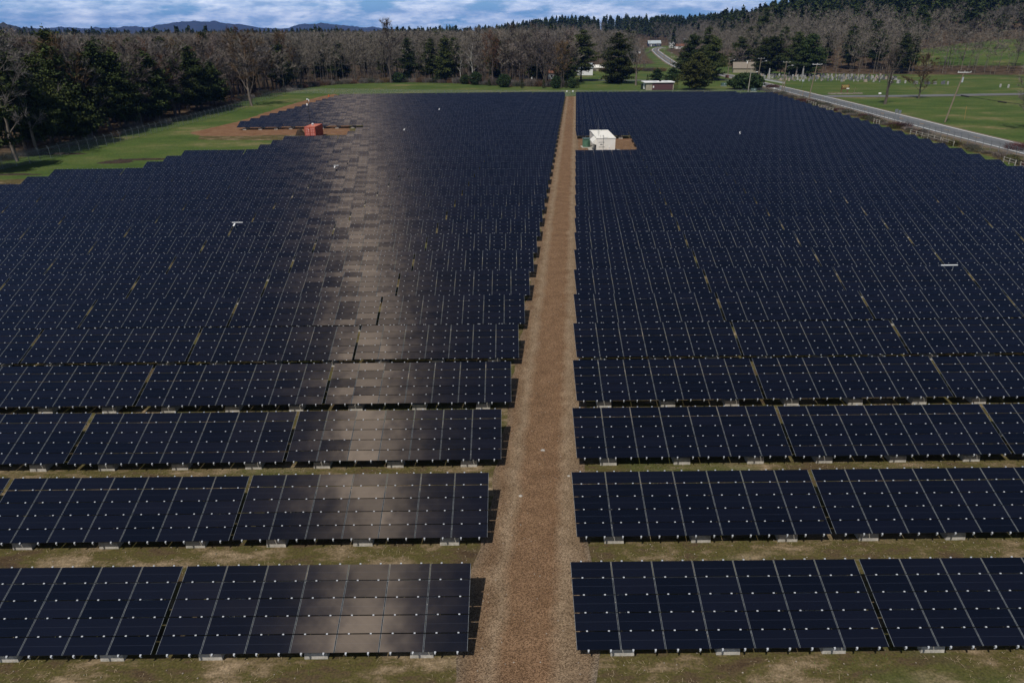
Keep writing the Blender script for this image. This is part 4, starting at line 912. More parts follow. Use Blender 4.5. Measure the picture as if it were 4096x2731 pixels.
# ------------------------------------------------------------------ equipment building
BX,BY=18.7,138.2; gz=Gz(BX,BY); bw,bl,bh=3.68,11.8,2.72
o=empty('equipment_building',(BX,BY,gz)); tag(o,'long cream flat roofed equipment building on the gravel pad','building')
mb=MB(); mb.box((0,bl/2,bh/2),(bw,bl,bh)); part('wall',mb,'cream',o)
rf=MB(); rf.box((0,bl/2,bh+.05),(bw+.14,bl+.14,.10))
for i in range(9): rf.box((0,.7+i*1.3,bh+.12),(bw+.1,.05,.04))
ro=part('roof',rf,'creamroof',o)
m2=MB(); m2.box((-.35,bl+1.35,bh-.25),(2.9,2.2,.1)); part('rear_canopy',m2,'creamroof',o)
m2=MB(); m2.box((-.35,bl+1.3,(bh-.35)/2),(2.7,1.9,bh-.4)); part('rear_annex',m2,'cream',o)
for i,yy_ in enumerate((1.3,3.6)):
    m2=MB(); a=(-bw/2,yy_-1.,bh-.1); n=len(m2.v)
    m2.v+=[(-bw/2,yy_-1.,bh-.05),(-bw/2,yy_+1.,bh-.05),(-bw/2-.85,yy_+1.,bh-.75),(-bw/2-.85,yy_-1.,bh-.75),(-bw/2,yy_-1.,bh-1.25),(-bw/2,yy_+1.,bh-1.25),(-bw/2-.85,yy_+1.,bh-.95),(-bw/2-.85,yy_-1.,bh-.95)]
    m2.f+=[(0,1,2,3),(3,2,6,7),(7,6,5,4),(0,3,7,4),(1,5,6,2)]; m2.mi+=[0]*5; part('intake_hood',m2,'creamroof',o)
for yy_ in (1.0,2.5):
    m2=MB(); m2.box((-bw/2-.02,yy_,1.05),(.05,1.1,1.75),0)
    for z_ in np.arange(.3,1.85,.16): m2.box((-bw/2-.055,yy_,z_),(.03,1.0,.07),1,rx=0)
    part('louvre',m2,['galv','back'],o)
m2=MB(); m2.box((-bw/2-.02,5.6,1.05),(.05,1.,2.1)); dd=part('door',m2,'cream',o); m3=MB(); m3.box((-bw/2-.07,5.2,1.05),(.06,.14,.04)); part('handle',m3,'galv',dd)
m2=MB(); m2.box((-bw/2-.03,7.3,1.75),(.03,.45,.5)); part('warning_sign',m2,'redw',o)
for (x,y_,h_) in ((-.9,1.4,.5),(-1.1,3.,1.1),(-.2,8.6,.3),(.4,10.9,.3)):
    m2=MB(); m2.tube([(x,y_,bh+.1),(x,y_,bh+h_)],.035,6); part('roof_pipe',m2,'galv',o)
m2=MB(); m2.tube([(-.9,6.,bh+.1),(-.9,6.,bh+3.6)],[.03,.012],5); part('antenna',m2,'galv',o)
m2=MB(); m2.tube([(.7,-.06,.5),(.7,-.06,1.1)],.05,8); m2.box((.7,-.05,1.15),(.16,.1,.1)); part('downpipe',m2,'white',o)
m2=MB(); m2.prism([(bw/2+.02,.8),(bw/2+1.6,3.2),(bw/2+.02,3.8)],.02,.1); part('ramp',m2,'conc',o)
m2=MB(); m2.box((-bw/2-.6,3.,.06),(1.1,6.5,.12)); part('plinth',m2,'conc',o)
# transformer
TX,TYY=15.75,144.6; tz=Gz(TX,TYY); o=empty('transformer_cabinet',(TX,TYY,tz),rad(4)); tag(o,'green ribbed transformer cabinet at the left side of the cream building','transformer')
m2=MB(); m2.box((0,.9,.07),(2.2,2.3,.14)); part('plinth',m2,'conc',o)
m2=MB(); m2.box((-.1,.8,.95),(1.35,1.5,1.6)); part('tank',m2,'green',o)
m2=MB(); m2.box((-.05,.75,1.79),(1.5,1.6,.07)); part('lid',m2,'teal',o)
for i in range(4): m2=MB(); m2.box((.05+i*.16,-.1,.95),(.05,.3,1.4)); part('cooling_fin',m2,'green',o)
m2=MB(); m2.tube([(-.78,.4,.2),(-.78,.4,1.6)],.1,8); part('conduit',m2,'green',o)
# mast with bars in front of the building
PX,PY=17.95,136.4; pz=Gz(PX,PY); o=empty('instrument_mast',(PX,PY,pz)); tag(o,'steel instrument mast with short cross arms before the cream building','mast')
m2=MB(); m2.tube([(0,0,-.2),(0,0,3.6)],.045,8); part('pole',m2,'galv',o)
for (z_,x_) in ((1.35,-.3),(2.25,-.35)): m2=MB(); m2.box((x_,-.05,z_),(1.2,.06,.07)); part('cross_arm',m2,'black',o)
for (z_,x_) in ((2.9,.45),(3.1,.4)): m2=MB(); m2.box((x_,-.05,z_),(.8,.05,.05)); part('sensor_arm',m2,'galv',o)
m2=MB(); m2.box((-.4,-.12,1.85),(.45,.16,.14),rx=.3); part('camera',m2,'galv',o)
m2=MB(); m2.tube([(0,0,3.3),(-.3,0,3.55)],.03,5); part('anemometer_arm',m2,'galv',o)
# small sensors raised over the array
def sensor(u,v,z,label,bar=1.5,plate=True,vert=.5,side=1):
    P=gp(u,v,z); o=empty('irradiance_sensor',(P[0],P[1],P[2])); tag(o,label,'sensor')
    m=MB(); m.tube([(0,0,-.1),(0,0,z+.25)],.035,6); part('post',m,'galv',o)
    m=MB(); m.box((side*bar*.28,-.05,z+.25),(bar,.10,.06)); part('mounting_bar',m,'white',o)
    if plate: m=MB(); m.box((0,-.25,z+.02),(.16,vert,.05),rx=TILT); part('sensor_plate',m,'white',o)
sensor(940,898,HT,'white sensor bracket over the panels at the centre left',1.25)
sensor(3812,1070,HT,'long white sensor bar over the panels at the right',1.5,False,side=-1)
sensor(1340,668,HT,'small white sensor post among the shining panels, left centre',.8)
sensor(1617,520,HT,'tiny white sensor right of the red container, upper array',.3,True,.8)
sensor(2958,532,HT,'tiny white sensor in the upper right part of the array',.3,True,.8)
sensor(1757,438,HT,'tiny white sensor near the back of the left array',.3,True,.8)
P=gp(1316,388); m=MB(); m.tube([(0,0,-.05),(0,0,.75),(0,0,.8)],[.28,.24,.12],10); m.box((0,0,.02),(.8,.8,.06)); tag(link('barrel_marker',m.mesh('barrel_marker',['orange']),None,P),'orange barrel marker beside the last stepped rows at upper left','marker')
# ------------------------------------------------------------------ maroon shed
PS=gp(2583,362); o=empty('storage_shed',(PS[0],PS[1],PS[2])); tag(o,'maroon and beige flat shed with bright white roof behind the last row','shed')
k_=wpx(PS,1.); sw=(2694-2583)*k_; sh=ht_at(PS,332)
m=MB(); m.box((sw/2,3.6,sh/2),(sw,7.,sh)); part('wall',m,'beige',o)
m=MB(); m.box(((2608-2583)*k_+ (82*k_)/2,.06,sh/2),(82*k_,.16,sh-.25)); part('cladding',m,'maroon',o)
m=MB(); m.box((sw/2-.3,3.6,sh+.14),(sw+1.1,8.0,.28)); r1=part('roof',m,'white',o)
m=MB(); m.box((-.25,3.,sh*.5),(.4,2.,sh*.8)); part('side_door',m,'white',o)
m=MB(); m.box(((2613-2583)*k_,-.04,sh*.45),(.5,.06,.75)); part('notice',m,'white',o)
for xx in (.35,.75): m=MB(); m.box((sw*xx,3.,sh+.31),(1.4,2.2,.08)); part('roof_hatch',m,'metalroof',r1)
m=MB(); m.tube([(sw*.55,3.,sh+.25),(sw*.55,3.,sh+.75)],.45,10); part('roof_fan',m,'black',r1)
P=gp(2572,358); m=MB(); m.box((0,.6,1.15),(1.5,1.2,2.2)); m.box((0,.6,.04),(1.8,1.5,.16)); o=empty('utility_cabinet',P); part('body',m,'dkgreen',o); tag(o,'tall dark green cabinet at the left of the maroon shed','cabinet')
m=MB(); m.box((.95,.2,1.5),(.3,.2,.5)); part('meter_box',m,'white',o)
def tbox(u,v,w_,h_,lab,mat='teal'):
    P=gp(u,v); o=empty('pad_transformer',P); tag(o,lab,'transformer'); m=MB(); m.box((0,.8,h_/2),(w_,1.4,h_)); part('body',m,mat,o); m=MB(); m.box((0,.8,.05),(w_+.4,1.8,.12)); part('plinth',m,'conc',o); m=MB(); m.box((.2,.08,h_*.7),(.2,.04,.3)); part('label_plate',m,'white',o)
tbox(2896,346,2.1,1.35,'teal pad transformer on the lawn between cedar and big bush')
tbox(3016,368,1.9,1.25,'teal green box at the fence right of the pale lamp post')
# ------------------------------------------------------------------ fences
def fence(pl,label,ph=2.1,every=3.2,arms=1,toprail=True,fab=True):
    q=resample(pl,.8) if False else None
    pl=np.array(pl,float); d=np.r_[0,np.cumsum(np.hypot(*np.diff(pl,axis=0).T))]; n=max(2,int(round(d[-1]/every))); 
    if n>98: n=98
    t=np.linspace(0,d[-1],n+1); X=np.interp(t,d,pl[:,0]); Y=np.interp(t,d,pl[:,1]); Z=G(X,Y)
    o=empty('chain_link_fence',(X[0],Y[0],float(Z[0]))); tag(o,label,'fence'); O=np.array([X[0],Y[0],Z[0]])
    me=bpy.data.meshes.new('mesh_panel'); V=[];F=[];U=[]
    for i in range(n+1): V+=[tuple(np.array([X[i],Y[i],Z[i]+.05])-O),tuple(np.array([X[i],Y[i],Z[i]+ph])-O)]; U+=[(t[i],0.),(t[i],ph)]
    for i in range(n): F.append((2*i,2*i+2,2*i+3,2*i+1))
    me.from_pydata(V,[],F); uvl=me.uv_layers.new(name='uv')
    for l in me.loops: uvl.data[l.index].uv=U[l.vertex_index]
    me.materials.append(MT['link']); link('mesh_panel',me,o)
    pm_=MB(); pm_.tube([(0,0,-.2),(0,0,ph)],.045,6)
    dx,dy=(Y[-1]-Y[0]),-(X[-1]-X[0]); L0=math.hypot(dx,dy)
    if arms: pm_.tube([(0,0,ph),(arms*dx/L0*.35,arms*dy/L0*.35,ph+.38)],.035,4)
    pmm=pm_.mesh('post',['galv'])
    for i in range(n+1): link('post',pmm,o,tuple(np.array([X[i],Y[i],Z[i]])-O))
    if toprail:
        m=MB(); m.tube([tuple(np.array([X[i],Y[i],Z[i]+ph])-O) for i in range(n+1)],.03,4); part('top_rail',m,'galv',o)
    if arms:
        m=MB()
        for f in (.3,.65,1.): m.tube([tuple(np.array([X[i]+arms*dx/L0*.35*f,Y[i]+arms*dy/L0*.35*f,Z[i]+ph+.38*f])-O) for i in range(n+1)],.012,3,cap=False)
        part('barbed_wire',m,'galv',o)
    return o
fence(FENL,'long chain link fence with angled arms along the left woods',2.2,2.9,-1)
fence([(-92.5,299.8),(-80,297),(-60,291),(-42,285),(-20,279),(0,275.5),(19.6,273.8)],'chain link fence along the back of the left array',2.0,3.,0)
fence([(25.6,273.6),(50,273),(75,273.5),(93.5,276),(96.8,281)],'chain link fence along the back of the right array',2.0,3.,0)
fence([(104.2,268),(101.8,240),(98.6,205),(95.8,175),(94,150),(92.6,128),(91.4,110),(90,90)],'chain link fence with barbed arms between panels and highway',2.1,2.7,1)
fence([(96.8,281),(104.2,284),(104.2,268)],'short chain link fence corner by the roadside pole',2.0,3.,0)
# gate
gz_=Gz(22.6,273.8); o=empty('double_gate',(22.6,273.8,gz_)); tag(o,'closed chain link double gate at the far end of the gravel lane','gate')
for s_ in (-1,1):
    m=MB(); m.tube([(s_*3,0,-.2),(s_*3,0,2.3)],.07,8); part('gate_post',m,'galv',o)
    m=MB()
    for a,b_ in (((s_*2.9,0,.15),(s_*.05,0,.15)),((s_*2.9,0,1.1),(s_*.05,0,1.1)),((s_*2.9,0,2.),(s_*.05,0,2.)),((s_*2.9,0,.15),(s_*2.9,0,2.)),((s_*.05,0,.15),(s_*.05,0,2.))): m.tube([a,b_],.035,5)
    lf=part('gate_leaf',m,'galv',o)
    me=bpy.data.meshes.new('gate_mesh'); me.from_pydata([(s_*2.9,0,.15),(s_*.05,0,.15),(s_*.05,0,2.),(s_*2.9,0,2.)],[],[(0,1,2,3)]); uvl=me.uv_layers.new(name='uv')
    for l,uv_ in zip(me.loops,[(0,0),(3,0),(3,2),(0,2)]): uvl.data[l.index].uv=uv_
    me.materials.append(MT['link']); link('gate_mesh',me,lf)
    m=MB(); m.box((s_*1.15-.1,-.06,1.72),(.55,.02,.42)); part('gate_sign',m,'white',lf)
# white rail frames beside the array
def railing(pts,label):
    P0=pts[0]; o=empty('white_railing',(P0[0],P0[1],Gz(*P0))); tag(o,label,'railing'); O=np.array([P0[0],P0[1],Gz(*P0)])
    q=resample(pts,2.2)
    pp_=MB(); pp_.box((0,0,.5),(.13,.13,1.1)); pme=pp_.mesh('post',['conc'])
    for x,y_ in q: link('post',pme,o,tuple(np.array([x,y_,Gz(x,y_)])-O))
    for z_ in (.5,.95):
        m=MB(); m.tube([tuple(np.array([x,y_,Gz(x,y_)+z_])-O) for x,y_ in q],.045,4); part('rail',m,'conc',o)
for (a,b_,lab) in [((3640,537),(3760,570),'white post and rail fence beside the array, middle stretch'),((3768,572),(3812,586),'white rail fence piece just right of the middle stretch'),((4012,650),(4058,665),'short white rail fence low in the right corner shrubs'),((3225,413),(3262,424),'white rail fence at the highest stretch beside the array'),((3272,432),(3330,447),'white rail fence second from the top beside the array'),((3494,492),(3516,498),'small white rail frame amid the shrubs'),((4078,672),(4110,684),'white rail fence end at the right edge of the view')]:
    A=gp(*a);B=gp(*b_); railing([A[:2],B[:2]],lab)
# ------------------------------------------------------------------ poles
def upole(u,v,vt,label,arm=2.6,lamp=0,mat='wood',lean=0.,name='utility_pole',transf=0,armz=.97,ang=0.):
    P=gp(u,v); h=ht_at(P,vt); o=empty(name,P,ang); tag(o,label,'utility pole' if name=='utility_pole' else 'lamp post')
    m=MB(); m.tube([(0,0,-.5),(lean*h*.5,0,h*.5),(lean*h,0,h)],[.20,.17,.14],8); part('pole',m,mat,o)
    if arm:
        m=MB(); m.box((lean*h*armz,-.14,h*armz),(arm,.11,.14)); ca=part('cross_arm',m,'white' if arm>2.9 else 'greywood',o)
        for f in (-.46,.0,.46): m=MB(); m.tube([(lean*h+f*arm,-.14,h*armz+.07),(lean*h+f*arm,-.14,h*armz+.35)],[.05,.07],6); part('insulator',m,'white',ca)
    if lamp:
        m=MB(); m.tube([(lean*h,0,h*.80),(lean*h+lamp*1.,0,h*.85),(lean*h+lamp*2.1,0,h*.87)],.04,5); part('lamp_arm',m,'galv',o)
        m=MB(); m.box((lean*h+lamp*2.4,0,h*.87),(.75,.28,.15)); part('lamp_head',m,'white',o)
    if transf: m=MB(); m.tube([(lean*h*.8+.35,0,h*.78),(lean*h*.8+.35,0,h*.88)],.24,10); part('pole_transformer',m,'metalroof',o)
    return (P[0]+lean*h,P[1],P[2]+h*armz)
A1=upole(3778,490,284,'tall leaning wooden utility pole on the grass right of the highway',3.4,0,'wood',.16,transf=1)
A2=upole(3234,396,254,'leaning utility pole with white cross arm at the near road edge',3.4,0,'wood',.10)
A3=upole(3126,369,246,'utility pole with street lamp near the bend by the last row',2.7,1,'wood',.03)
A3b=upole(3133,374,300,'dark short pole paired beside the lamp carrying utility pole',0,0,'wood',.02)
A4=upole(3030,330,232,'utility pole with lamp behind the big green bush',2.9,1,'wood',.03)
A5=upole(2984,310,243,'slim utility pole in front of the beige roofed house',2.2,0,'wood',.02)
A6=upole(2910,306,231,'utility pole with street lamp left of the vase shaped tree',2.4,1,'wood',.02)
upole(2992,369,276,'pale metal lamp post rising in front of the big green bush',0,1,'greywood',.02,'lamp_post')
for i,(u,v,vt,lab) in enumerate([(2597,205,164,'utility pole left of the navy house on the hill'),(2628,219,172,'utility pole standing in front of the navy house'),(2655,241,196,'utility pole at the lower bend of the hill road'),(2682,258,212,'utility pole beside the middle of the hill road'),(2690,262,228,'darker pole just right of the middle of the hill road'),(2711,272,232,'lowest utility pole before the cluster of pines'),(2662,192,198-2,'x'),]):
    if lab=='x': continue
    upole(u,v,vt,lab,2.2,0,'wood',0.)
def wire(pts,label,r=.022,sag=.8,name='overhead_wire'):
    m=MB()
    for a,b_ in zip(pts[:-1],pts[1:]):
        m.tube([tuple(np.array(a)*(1-t)+np.array(b_)*t-np.array([0,0,4*sag*t*(1-t)])) for t in np.linspace(0,1,9)],r,3,cap=False)
    tag(link(name,m.mesh(name,['black'])),label,'wire')
off=lambda p,d: (p[0]+d,p[1]-.14,p[2]+.35)
E1=(A1[0]+4,A1[1]-62,A1[2]+1)
for d_,nm in ((-1.4,'left'),(0,'middle'),(1.4,'right')): wire([off(A6,d_*.7),off(A4,d_*.8),off(A3,d_*.8),off(A2,d_),off(A1,d_),off(E1,d_)],'thin overhead wire on the %s insulators of the roadside poles'%nm)
B1=(A1[0]-.9,A1[1],A1[2]-5.2)
m=MB(); q0=np.array(B1); q1=np.array([B1[0]+24,B1[1]-30,B1[2]-2.6])
m.tube([tuple(q0*(1-t)+q1*t-np.array([0,0,2*t*(1-t)])) for t in np.linspace(0,1,12)],.05,5); 
for t in (.06,.28): m.tube([tuple(q0*(1-s_)+q1*s_-np.array([0,0,2*s_*(1-s_)+.05])) for s_ in (t-.025,t+.025)],.17,8)
tag(link('service_cable',m.mesh('service_cable',['black'])),'thick black cable with splice cases leaving the leaning pole','cable')
# road signs seen from behind
for i,(u,v,vt,lab) in enumerate([(3574,497,437,'left of two grey road sign backs beside the highway'),(3590,486,441,'right of two grey road sign backs beside the highway')]):
    P=gp(u,v); h=ht_at(P,vt); o=empty('road_sign',P); tag(o,lab,'road sign'); m=MB(); m.box((0,0,h/2-.2),(.07,.07,h+.4)); part('post',m,'galv',o); m=MB(); m.box((.05,-.06,h-.45),(.75,.03,.95)); part('sign_plate',m,'galv',o)
P=gp(3858,478); m=MB(); m.tube([(0,0,-.1),(-.15,0,1.1),(-.3,0,3.3)],.04,5); tag(link('guy_marker',m.mesh('guy_marker',['yellow']),None,P),'leaning yellow guy wire marker on the right grass','marker')
P=gp(3209,385); m=MB(); m.tube([(0,0,-.1),(.15,0,2.)],.05,5); tag(link('guy_marker',m.mesh('guy_marker',['yellow']),None,P),'small yellow marker post on the near verge by the leaning pole','marker')
# hydrant like round white reflectors, mail box
def mailbox(u,v,lab,h=1.1):
    P=gp(u,v); o=empty('mailbox',P); tag(o,lab,'mailbox'); m=MB(); m.box((0,0,h/2),(.1,.1,h)); part('post',m,'wood',o); m=MB(); m.prism([(-.45,-.18),(.45,-.18),(.45,.18),(-.45,.18)],h,h+.28); m.tube([(-.45,0,h+.28),(.45,0,h+.28)],.18,10); part('box',m,'white',o)
mailbox(3516,390,'white mailbox on the side road verge left of the leafless tree')
P=gp(3095,372); m=MB(); m.tube([(0,0,0),(0,0,1.5)],.04,6); m.tube([(0,0,1.35),(0,0,1.5),(0,0,1.7),(0,0,1.85)],[.1,.24,.24,.1],10); tag(link('globe_post',m.mesh('globe_post',['white']),None,P),'white globe topped post at the corner of the last row','post')
P=gp(3206,357); o=empty('bus_sign',P); tag(o,'blue white sign on a thin post before the gravestones','sign'); m=MB(); m.tube([(0,0,-.2),(.1,0,3.6)],.04,6); part('post',m,'galv',o); m=MB(); m.box((.1,-.05,3.3),(.9,.05,.75)); part('sign_plate',m,'metalroof',o)
# car on the back lane
def car(u,v,lab,mat='carblack',rz=0.):
    P=gp(u,v); o=empty('parked_car',P,rz); tag(o,lab,'car')
    m=MB(); prof=[(-2.2,.35),(2.2,.35),(2.25,.75),(1.2,.95),(.6,1.42),(-1.,1.45),(-1.7,1.0),(-2.25,.92)]
    n=len(m.v)
    for s_ in (-.85,.85):
        for x,z in prof: m.v.append((x,s_*(1 if z<1 else .82),z))
    k=len(prof); m.f.append(tuple(range(n,n+k))); m.f.append(tuple(range(n+k,n+2*k))[::-1]); m.mi+=[0,0]
    for i in range(k): j=(i+1)%k; m.f.append((n+i,n+k+i,n+k+j,n+j)); m.mi.append(0)
    part('body',m,mat,o)
    m=MB(); m.box((-.2,-.80,1.15),(1.6,.04,.32)); part('side_window',m,'glassdk',o)
    for x in (-1.4,1.4):
        for s_ in (-.8,.8): m=MB(); m.tube([(x,s_-.1,.33),(x,s_+.1,.33)],.33,12); part('wheel',m,'black',o)
car(2862,322,'dark parked car between the cedar and the big green bush')
car(2112,317,'dark parked car left of the grey cottage')
# ------------------------------------------------------------------ houses
def house(u,v,w_,d_,h_,rh,lab,wall,roof,rz=0.,win=(),name='house',hip=False,chim=False,over=.35,mw='white'):
    P=gp(u,v); o=empty(name,P,rz); tag(o,lab,'house')
    m=MB(); m.box((0,d_/2,h_/2-.3),(w_,d_,h_+.6)); n=len(m.v)
    for s_ in (-1,1):
        n=len(m.v); m.v+=[(s_*w_/2,0,h_),(s_*w_/2,d_,h_),(s_*w_/2,d_/2,h_+rh)]; m.f.append((n,n+1,n+2)); m.mi.append(0)
    part('wall',m,wall,o)
    m=MB(); a,b_=w_/2+over,over; n=0; th=.14
    hx=a-(d_/2 if hip else 0)
    for s_ in (1,-1):
        y0,yr=(-b_,d_/2) if s_==1 else (d_+b_,d_/2); zl=h_-b_*rh/(d_/2); n=len(m.v)
        m.v+=[(-a,y0,zl),(a,y0,zl),(hx,yr,h_+rh+.02),(-hx,yr,h_+rh+.02),(-a,y0,zl+th),(a,y0,zl+th),(hx,yr,h_+rh+th),(-hx,yr,h_+rh+th)]
        m.f+=[(n,n+1,n+2,n+3),(n+4,n+5,n+6,n+7),(n,n+1,n+5,n+4),(n+1,n+2,n+6,n+5),(n+3,n,n+4,n+7)]; m.mi+=[0]*5
    if hip:
        for s_ in (-1,1): n=len(m.v); zl=h_-b_*rh/(d_/2); m.v+=[(s_*a,-b_,zl+th),(s_*a,d_+b_,zl+th),(s_*hx,d_/2,h_+rh+th)]; m.f.append((n,n+1,n+2)); m.mi.append(0)
    r_o=part('roof',m,roof,o)
    if chim: m=MB(); m.box((-w_*.1,d_*.4,h_+rh),(.8,.8,1.6)); part('chimney',m,'white',r_o)
    for (x,z,ww,hh) in win:
        m=MB(); m.box((x,-.03,z),(ww+.25,.08,hh+.25)); f_=part('window',m,mw,o); m=MB(); m.box((x,-.09,z),(ww,.04,hh)); part('pane',m,'glassdk',f_)
    return o
h1=house(2618,187,15.5,8,3.6,3.2,'navy clapboard house with grey metal roof at the top of the hill road','navy','metalroof',0.,[(-6,1.9,1.1,1.7),(-2.5,1.9,1.1,1.7),(-.6,1.9,1.1,1.7),(3.2,2.2,2.2,.9),(5.8,1.7,1.2,1.5)])
m=MB(); m.box((-4.2,-.06,1.2),(1.1,.1,2.2)); part('door',m,'white',h1)
house(2719,196,10.5,6,3.2,2.2,'low white building with rusty roof right of the hill road','white','brownroof',0.,[(-1,1.4,1,1)])
house(2699,191,3.6,7,5.,2.,'narrow white gabled outbuilding behind the hill road','white','metalroof',rad(90),[])
house(2745,170,6,5,2.8,1.6,'grey little house half hidden in hillside woods','metalroof','metalroof')
house(2918,158,7,5,2.6,1.5,'pale roofed house high in the woods right of the pines','beige','metalroof')
hb=house(3002,292,19,13,2.4,2.9,'beige shingle roofed hall with pale end walls by the bend','beige','shingle',rad(-14),[],hip=False,chim=True)
house(2340,302,8.5,7,3.8,2.2,'white two storey house glimpsed behind the first tall pine','white','metalroof',0.,[(2,3,1,1.2)])
o=house(2400,284,14,5,1.9,1.3,'long low pale shed between the two tall pines','beige','creamroof')
house(2175,318,12,8,3.0,2.6,'grey cottage with rusty roof behind the dark multi stemmed tree','metalroof','brownroof',0.,[(-3,1.6,1.2,1.2),(1,1.6,1.2,1.2),(4,1.6,1.2,1.2)])
house(2137,318,3.2,7,3.4,2.4,'pale grey gabled annex at the left of the grey cottage','white','metalroof',0.)
house(2112,236,6,6,3.4,2.,'teal roofed white house glimpsed through central woods','white','metalroof')
house(2275,266,9,6,3.,1.8,'grey shed with white trim seen past the first tall pine','metalroof','galv')
house(2545,214,9,5,2.6,1.4,'low whitish carport building left of the hill road','white','shingle',0.,[(-2,1.2,1.4,1.6),(1,1.2,1.4,1.6)])
P=gp(2907,320); o=empty('board_sign',P); tag(o,'small brick red board sign on posts at the junction','sign'); m=MB(); m.box((0,0,1.5),(1.7,.12,1.3)); part('board',m,'brick',o)
for s_ in (-.7,.7): m=MB(); m.box((s_,.1,.6),(.12,.12,1.6)); part('post',m,'wood',o)
# ------------------------------------------------------------------ cemetery
P=gp(3378,371); kx=wpx(P,1.); o=empty('park_sign',P); tag(o,'brown wooden sign with yellow lettering before the cemetery','sign')
bw_=31*kx; zt_=ht_at(P,340); zb=zt_-11.5*kx
m=MB(); m.box((0,0,(zt_+zb)/2),(bw_,.14,zt_-zb)); bd=part('board',m,'signbrown',o)
m=MB(); m.box((-bw_*.18,0,zb-.28),(bw_*.62,.1,.34)); part('lower_board',m,'signbrown',o)
m=MB(); m.box((bw_*.33,-.1,zb-.22),(bw_*.34,.06,.40)); part('white_board',m,'white',o)
for s_ in (-.44,.36): m=MB(); m.box((bw_*s_,.14,zt_/2-.1),(.28,.24,zt_+.6)); part('post',m,'brick',o)
def text(body,size,loc,name,parent):
    c=bpy.data.curves.new(name,'FONT'); c.body=body; c.size=size; c.align_x='CENTER'; c.align_y='CENTER'; c.extrude=.012; c.offset=.012
    t=bpy.data.objects.new('tmp_text',c); COL.objects.link(t); dg=bpy.context.evaluated_depsgraph_get(); me=bpy.data.meshes.new_from_object(t.evaluated_get(dg)); bpy.data.objects.remove(t)
    xs_=[v.co.x for v in me.vertices]; s_=1.
    me.materials.clear(); me.materials.append(MT['signyellow']); o=link(name,me,parent,loc); o.rotation_euler=(math.pi/2,0,0); return o,max(xs_)-min(xs_)
H_=zt_-zb
for body,zz,wt in (('NORTHFIELD',.72,.90),('MOUNTAIN',.28,.76)):
    t,wd=text(body,H_*.52,(0,-.09,zb+H_*zz),'lettering',bd); s_=bw_*wt/wd; t.scale=(s_,min(1.,s_*1.3),1)
P=gp(3380,377); m=MB(); rg=np.random.default_rng(77)
for i in range(34): m.box((-6.3+i*.38,rg.normal()*.1,.12+rg.random()*.12),(.42,.5+rg.random()*.3,.3+rg.random()*.2),rz=rg.uniform(-.3,.3))
tag(link('stone_kerb',m.mesh('stone_kerb',['fieldstone']),None,P),'low row of field stones under the brown wooden sign','stone row')
P=gp(3415,377); m=MB(); m.tube([(0,0,-.2),(.15,0,2.4)],.07,6); tag(link('marker_post',m.mesh('marker_post',['wood']),None,P),'dark leaning post right of the row of field stones','post')
# white wall
def wallseg(a,b_,lab,h=.85):
    A=gp(*a);B=gp(*b_); v_=Vector((B[0]-A[0],B[1]-A[1],0)); o=empty('cemetery_wall',A,math.atan2(v_.y,v_.x)); tag(o,lab,'wall')
    m=MB(); m.box((v_.length/2,0,h/2-.1),(v_.length,.35,h+.2)); part('wall_face',m,'white',o); m=MB(); m.box((v_.length/2,0,h+.05),(v_.length+.1,.5,.1)); part('coping',m,'stoneP',o)
wallseg((3058,321),(3139,336),'white low wall before the gravestones, right longer piece')
wallseg((2990,308),(3050,319),'white low wall before the gravestones, left shorter piece')
GG='gravestones standing in the cemetery'
gs={}
def slabstone(w_,h_,t_,rnd=True):
    m=MB(); pts=[(-w_/2,-.1),(w_/2,-.1),(w_/2,h_*.8)]+([(w_/2*math.cos(a),h_*.8+h_*.2*math.sin(a)) for a in np.linspace(.4,2.74,5)] if rnd else [(w_/2,h_)  ,(-w_/2,h_)])+[(-w_/2,h_*.8)]
    n=len(pts)
    for y_ in (-t_/2,t_/2):
        for x,z in pts: m.v.append((x,y_,z))
    m.f=[tuple(range(n)),tuple(range(n,2*n))[::-1]]+[(i,n+i,n+(i+1)%n,(i+1)%n) for i in range(n)]; m.mi=[0]*len(m.f); return m
def obel(h_,w_):
    m=MB(); m.box((0,0,.2),(w_*1.9,w_*1.9,.5)); m.box((0,0,.55),(w_*1.4,w_*1.4,.3)); m.v+=[(s*w_/2,t*w_/2,.7) for s,t in ((-1,-1),(1,-1),(1,1),(-1,1))]+[(s*w_*.3,t*w_*.3,h_-.3) for s,t in ((-1,-1),(1,-1),(1,1),(-1,1))]+[(0,0,h_)]
    n=len(m.v)-9; m.f+=[(n+i,n+(i+1)%4,n+4+(i+1)%4,n+4+i) for i in range(4)]+[(n+4+i,n+4+(i+1)%4,n+8) for i in range(4)]; m.mi+=[0]*8; return m
def blockst(w_,h_):
    m=MB(); m.box((0,0,.12),(w_*1.25,.75,.34)); m.box((0,0,.25+h_/2),(w_,.42,h_)); return m
kinds=[('slab',slabstone(.75,1.35,.14)),('slab',slabstone(.7,1.1,.12)),('block',blockst(1.3,.9)),('obelisk',obel(2.6,.5)),('slab',slabstone(.9,1.6,.16,False)),('block',blockst(.9,1.2)),('obelisk',obel(4.2,.65)),('slab',slabstone(.6,.8,.12))]
gm_={}
for i,(n_,m) in enumerate(kinds):
    for c in ('stoneL','stoneD','stoneP'): gm_[i,c]=m.mesh('gravestone',[c])
cols={'stoneL':'pale grey','stoneD':'dark grey','stoneP':'pinkish'}
kn={'slab':'upright slab gravestone','block':'squat block gravestone on a plinth','obelisk':'obelisk monument'}
cnt=0
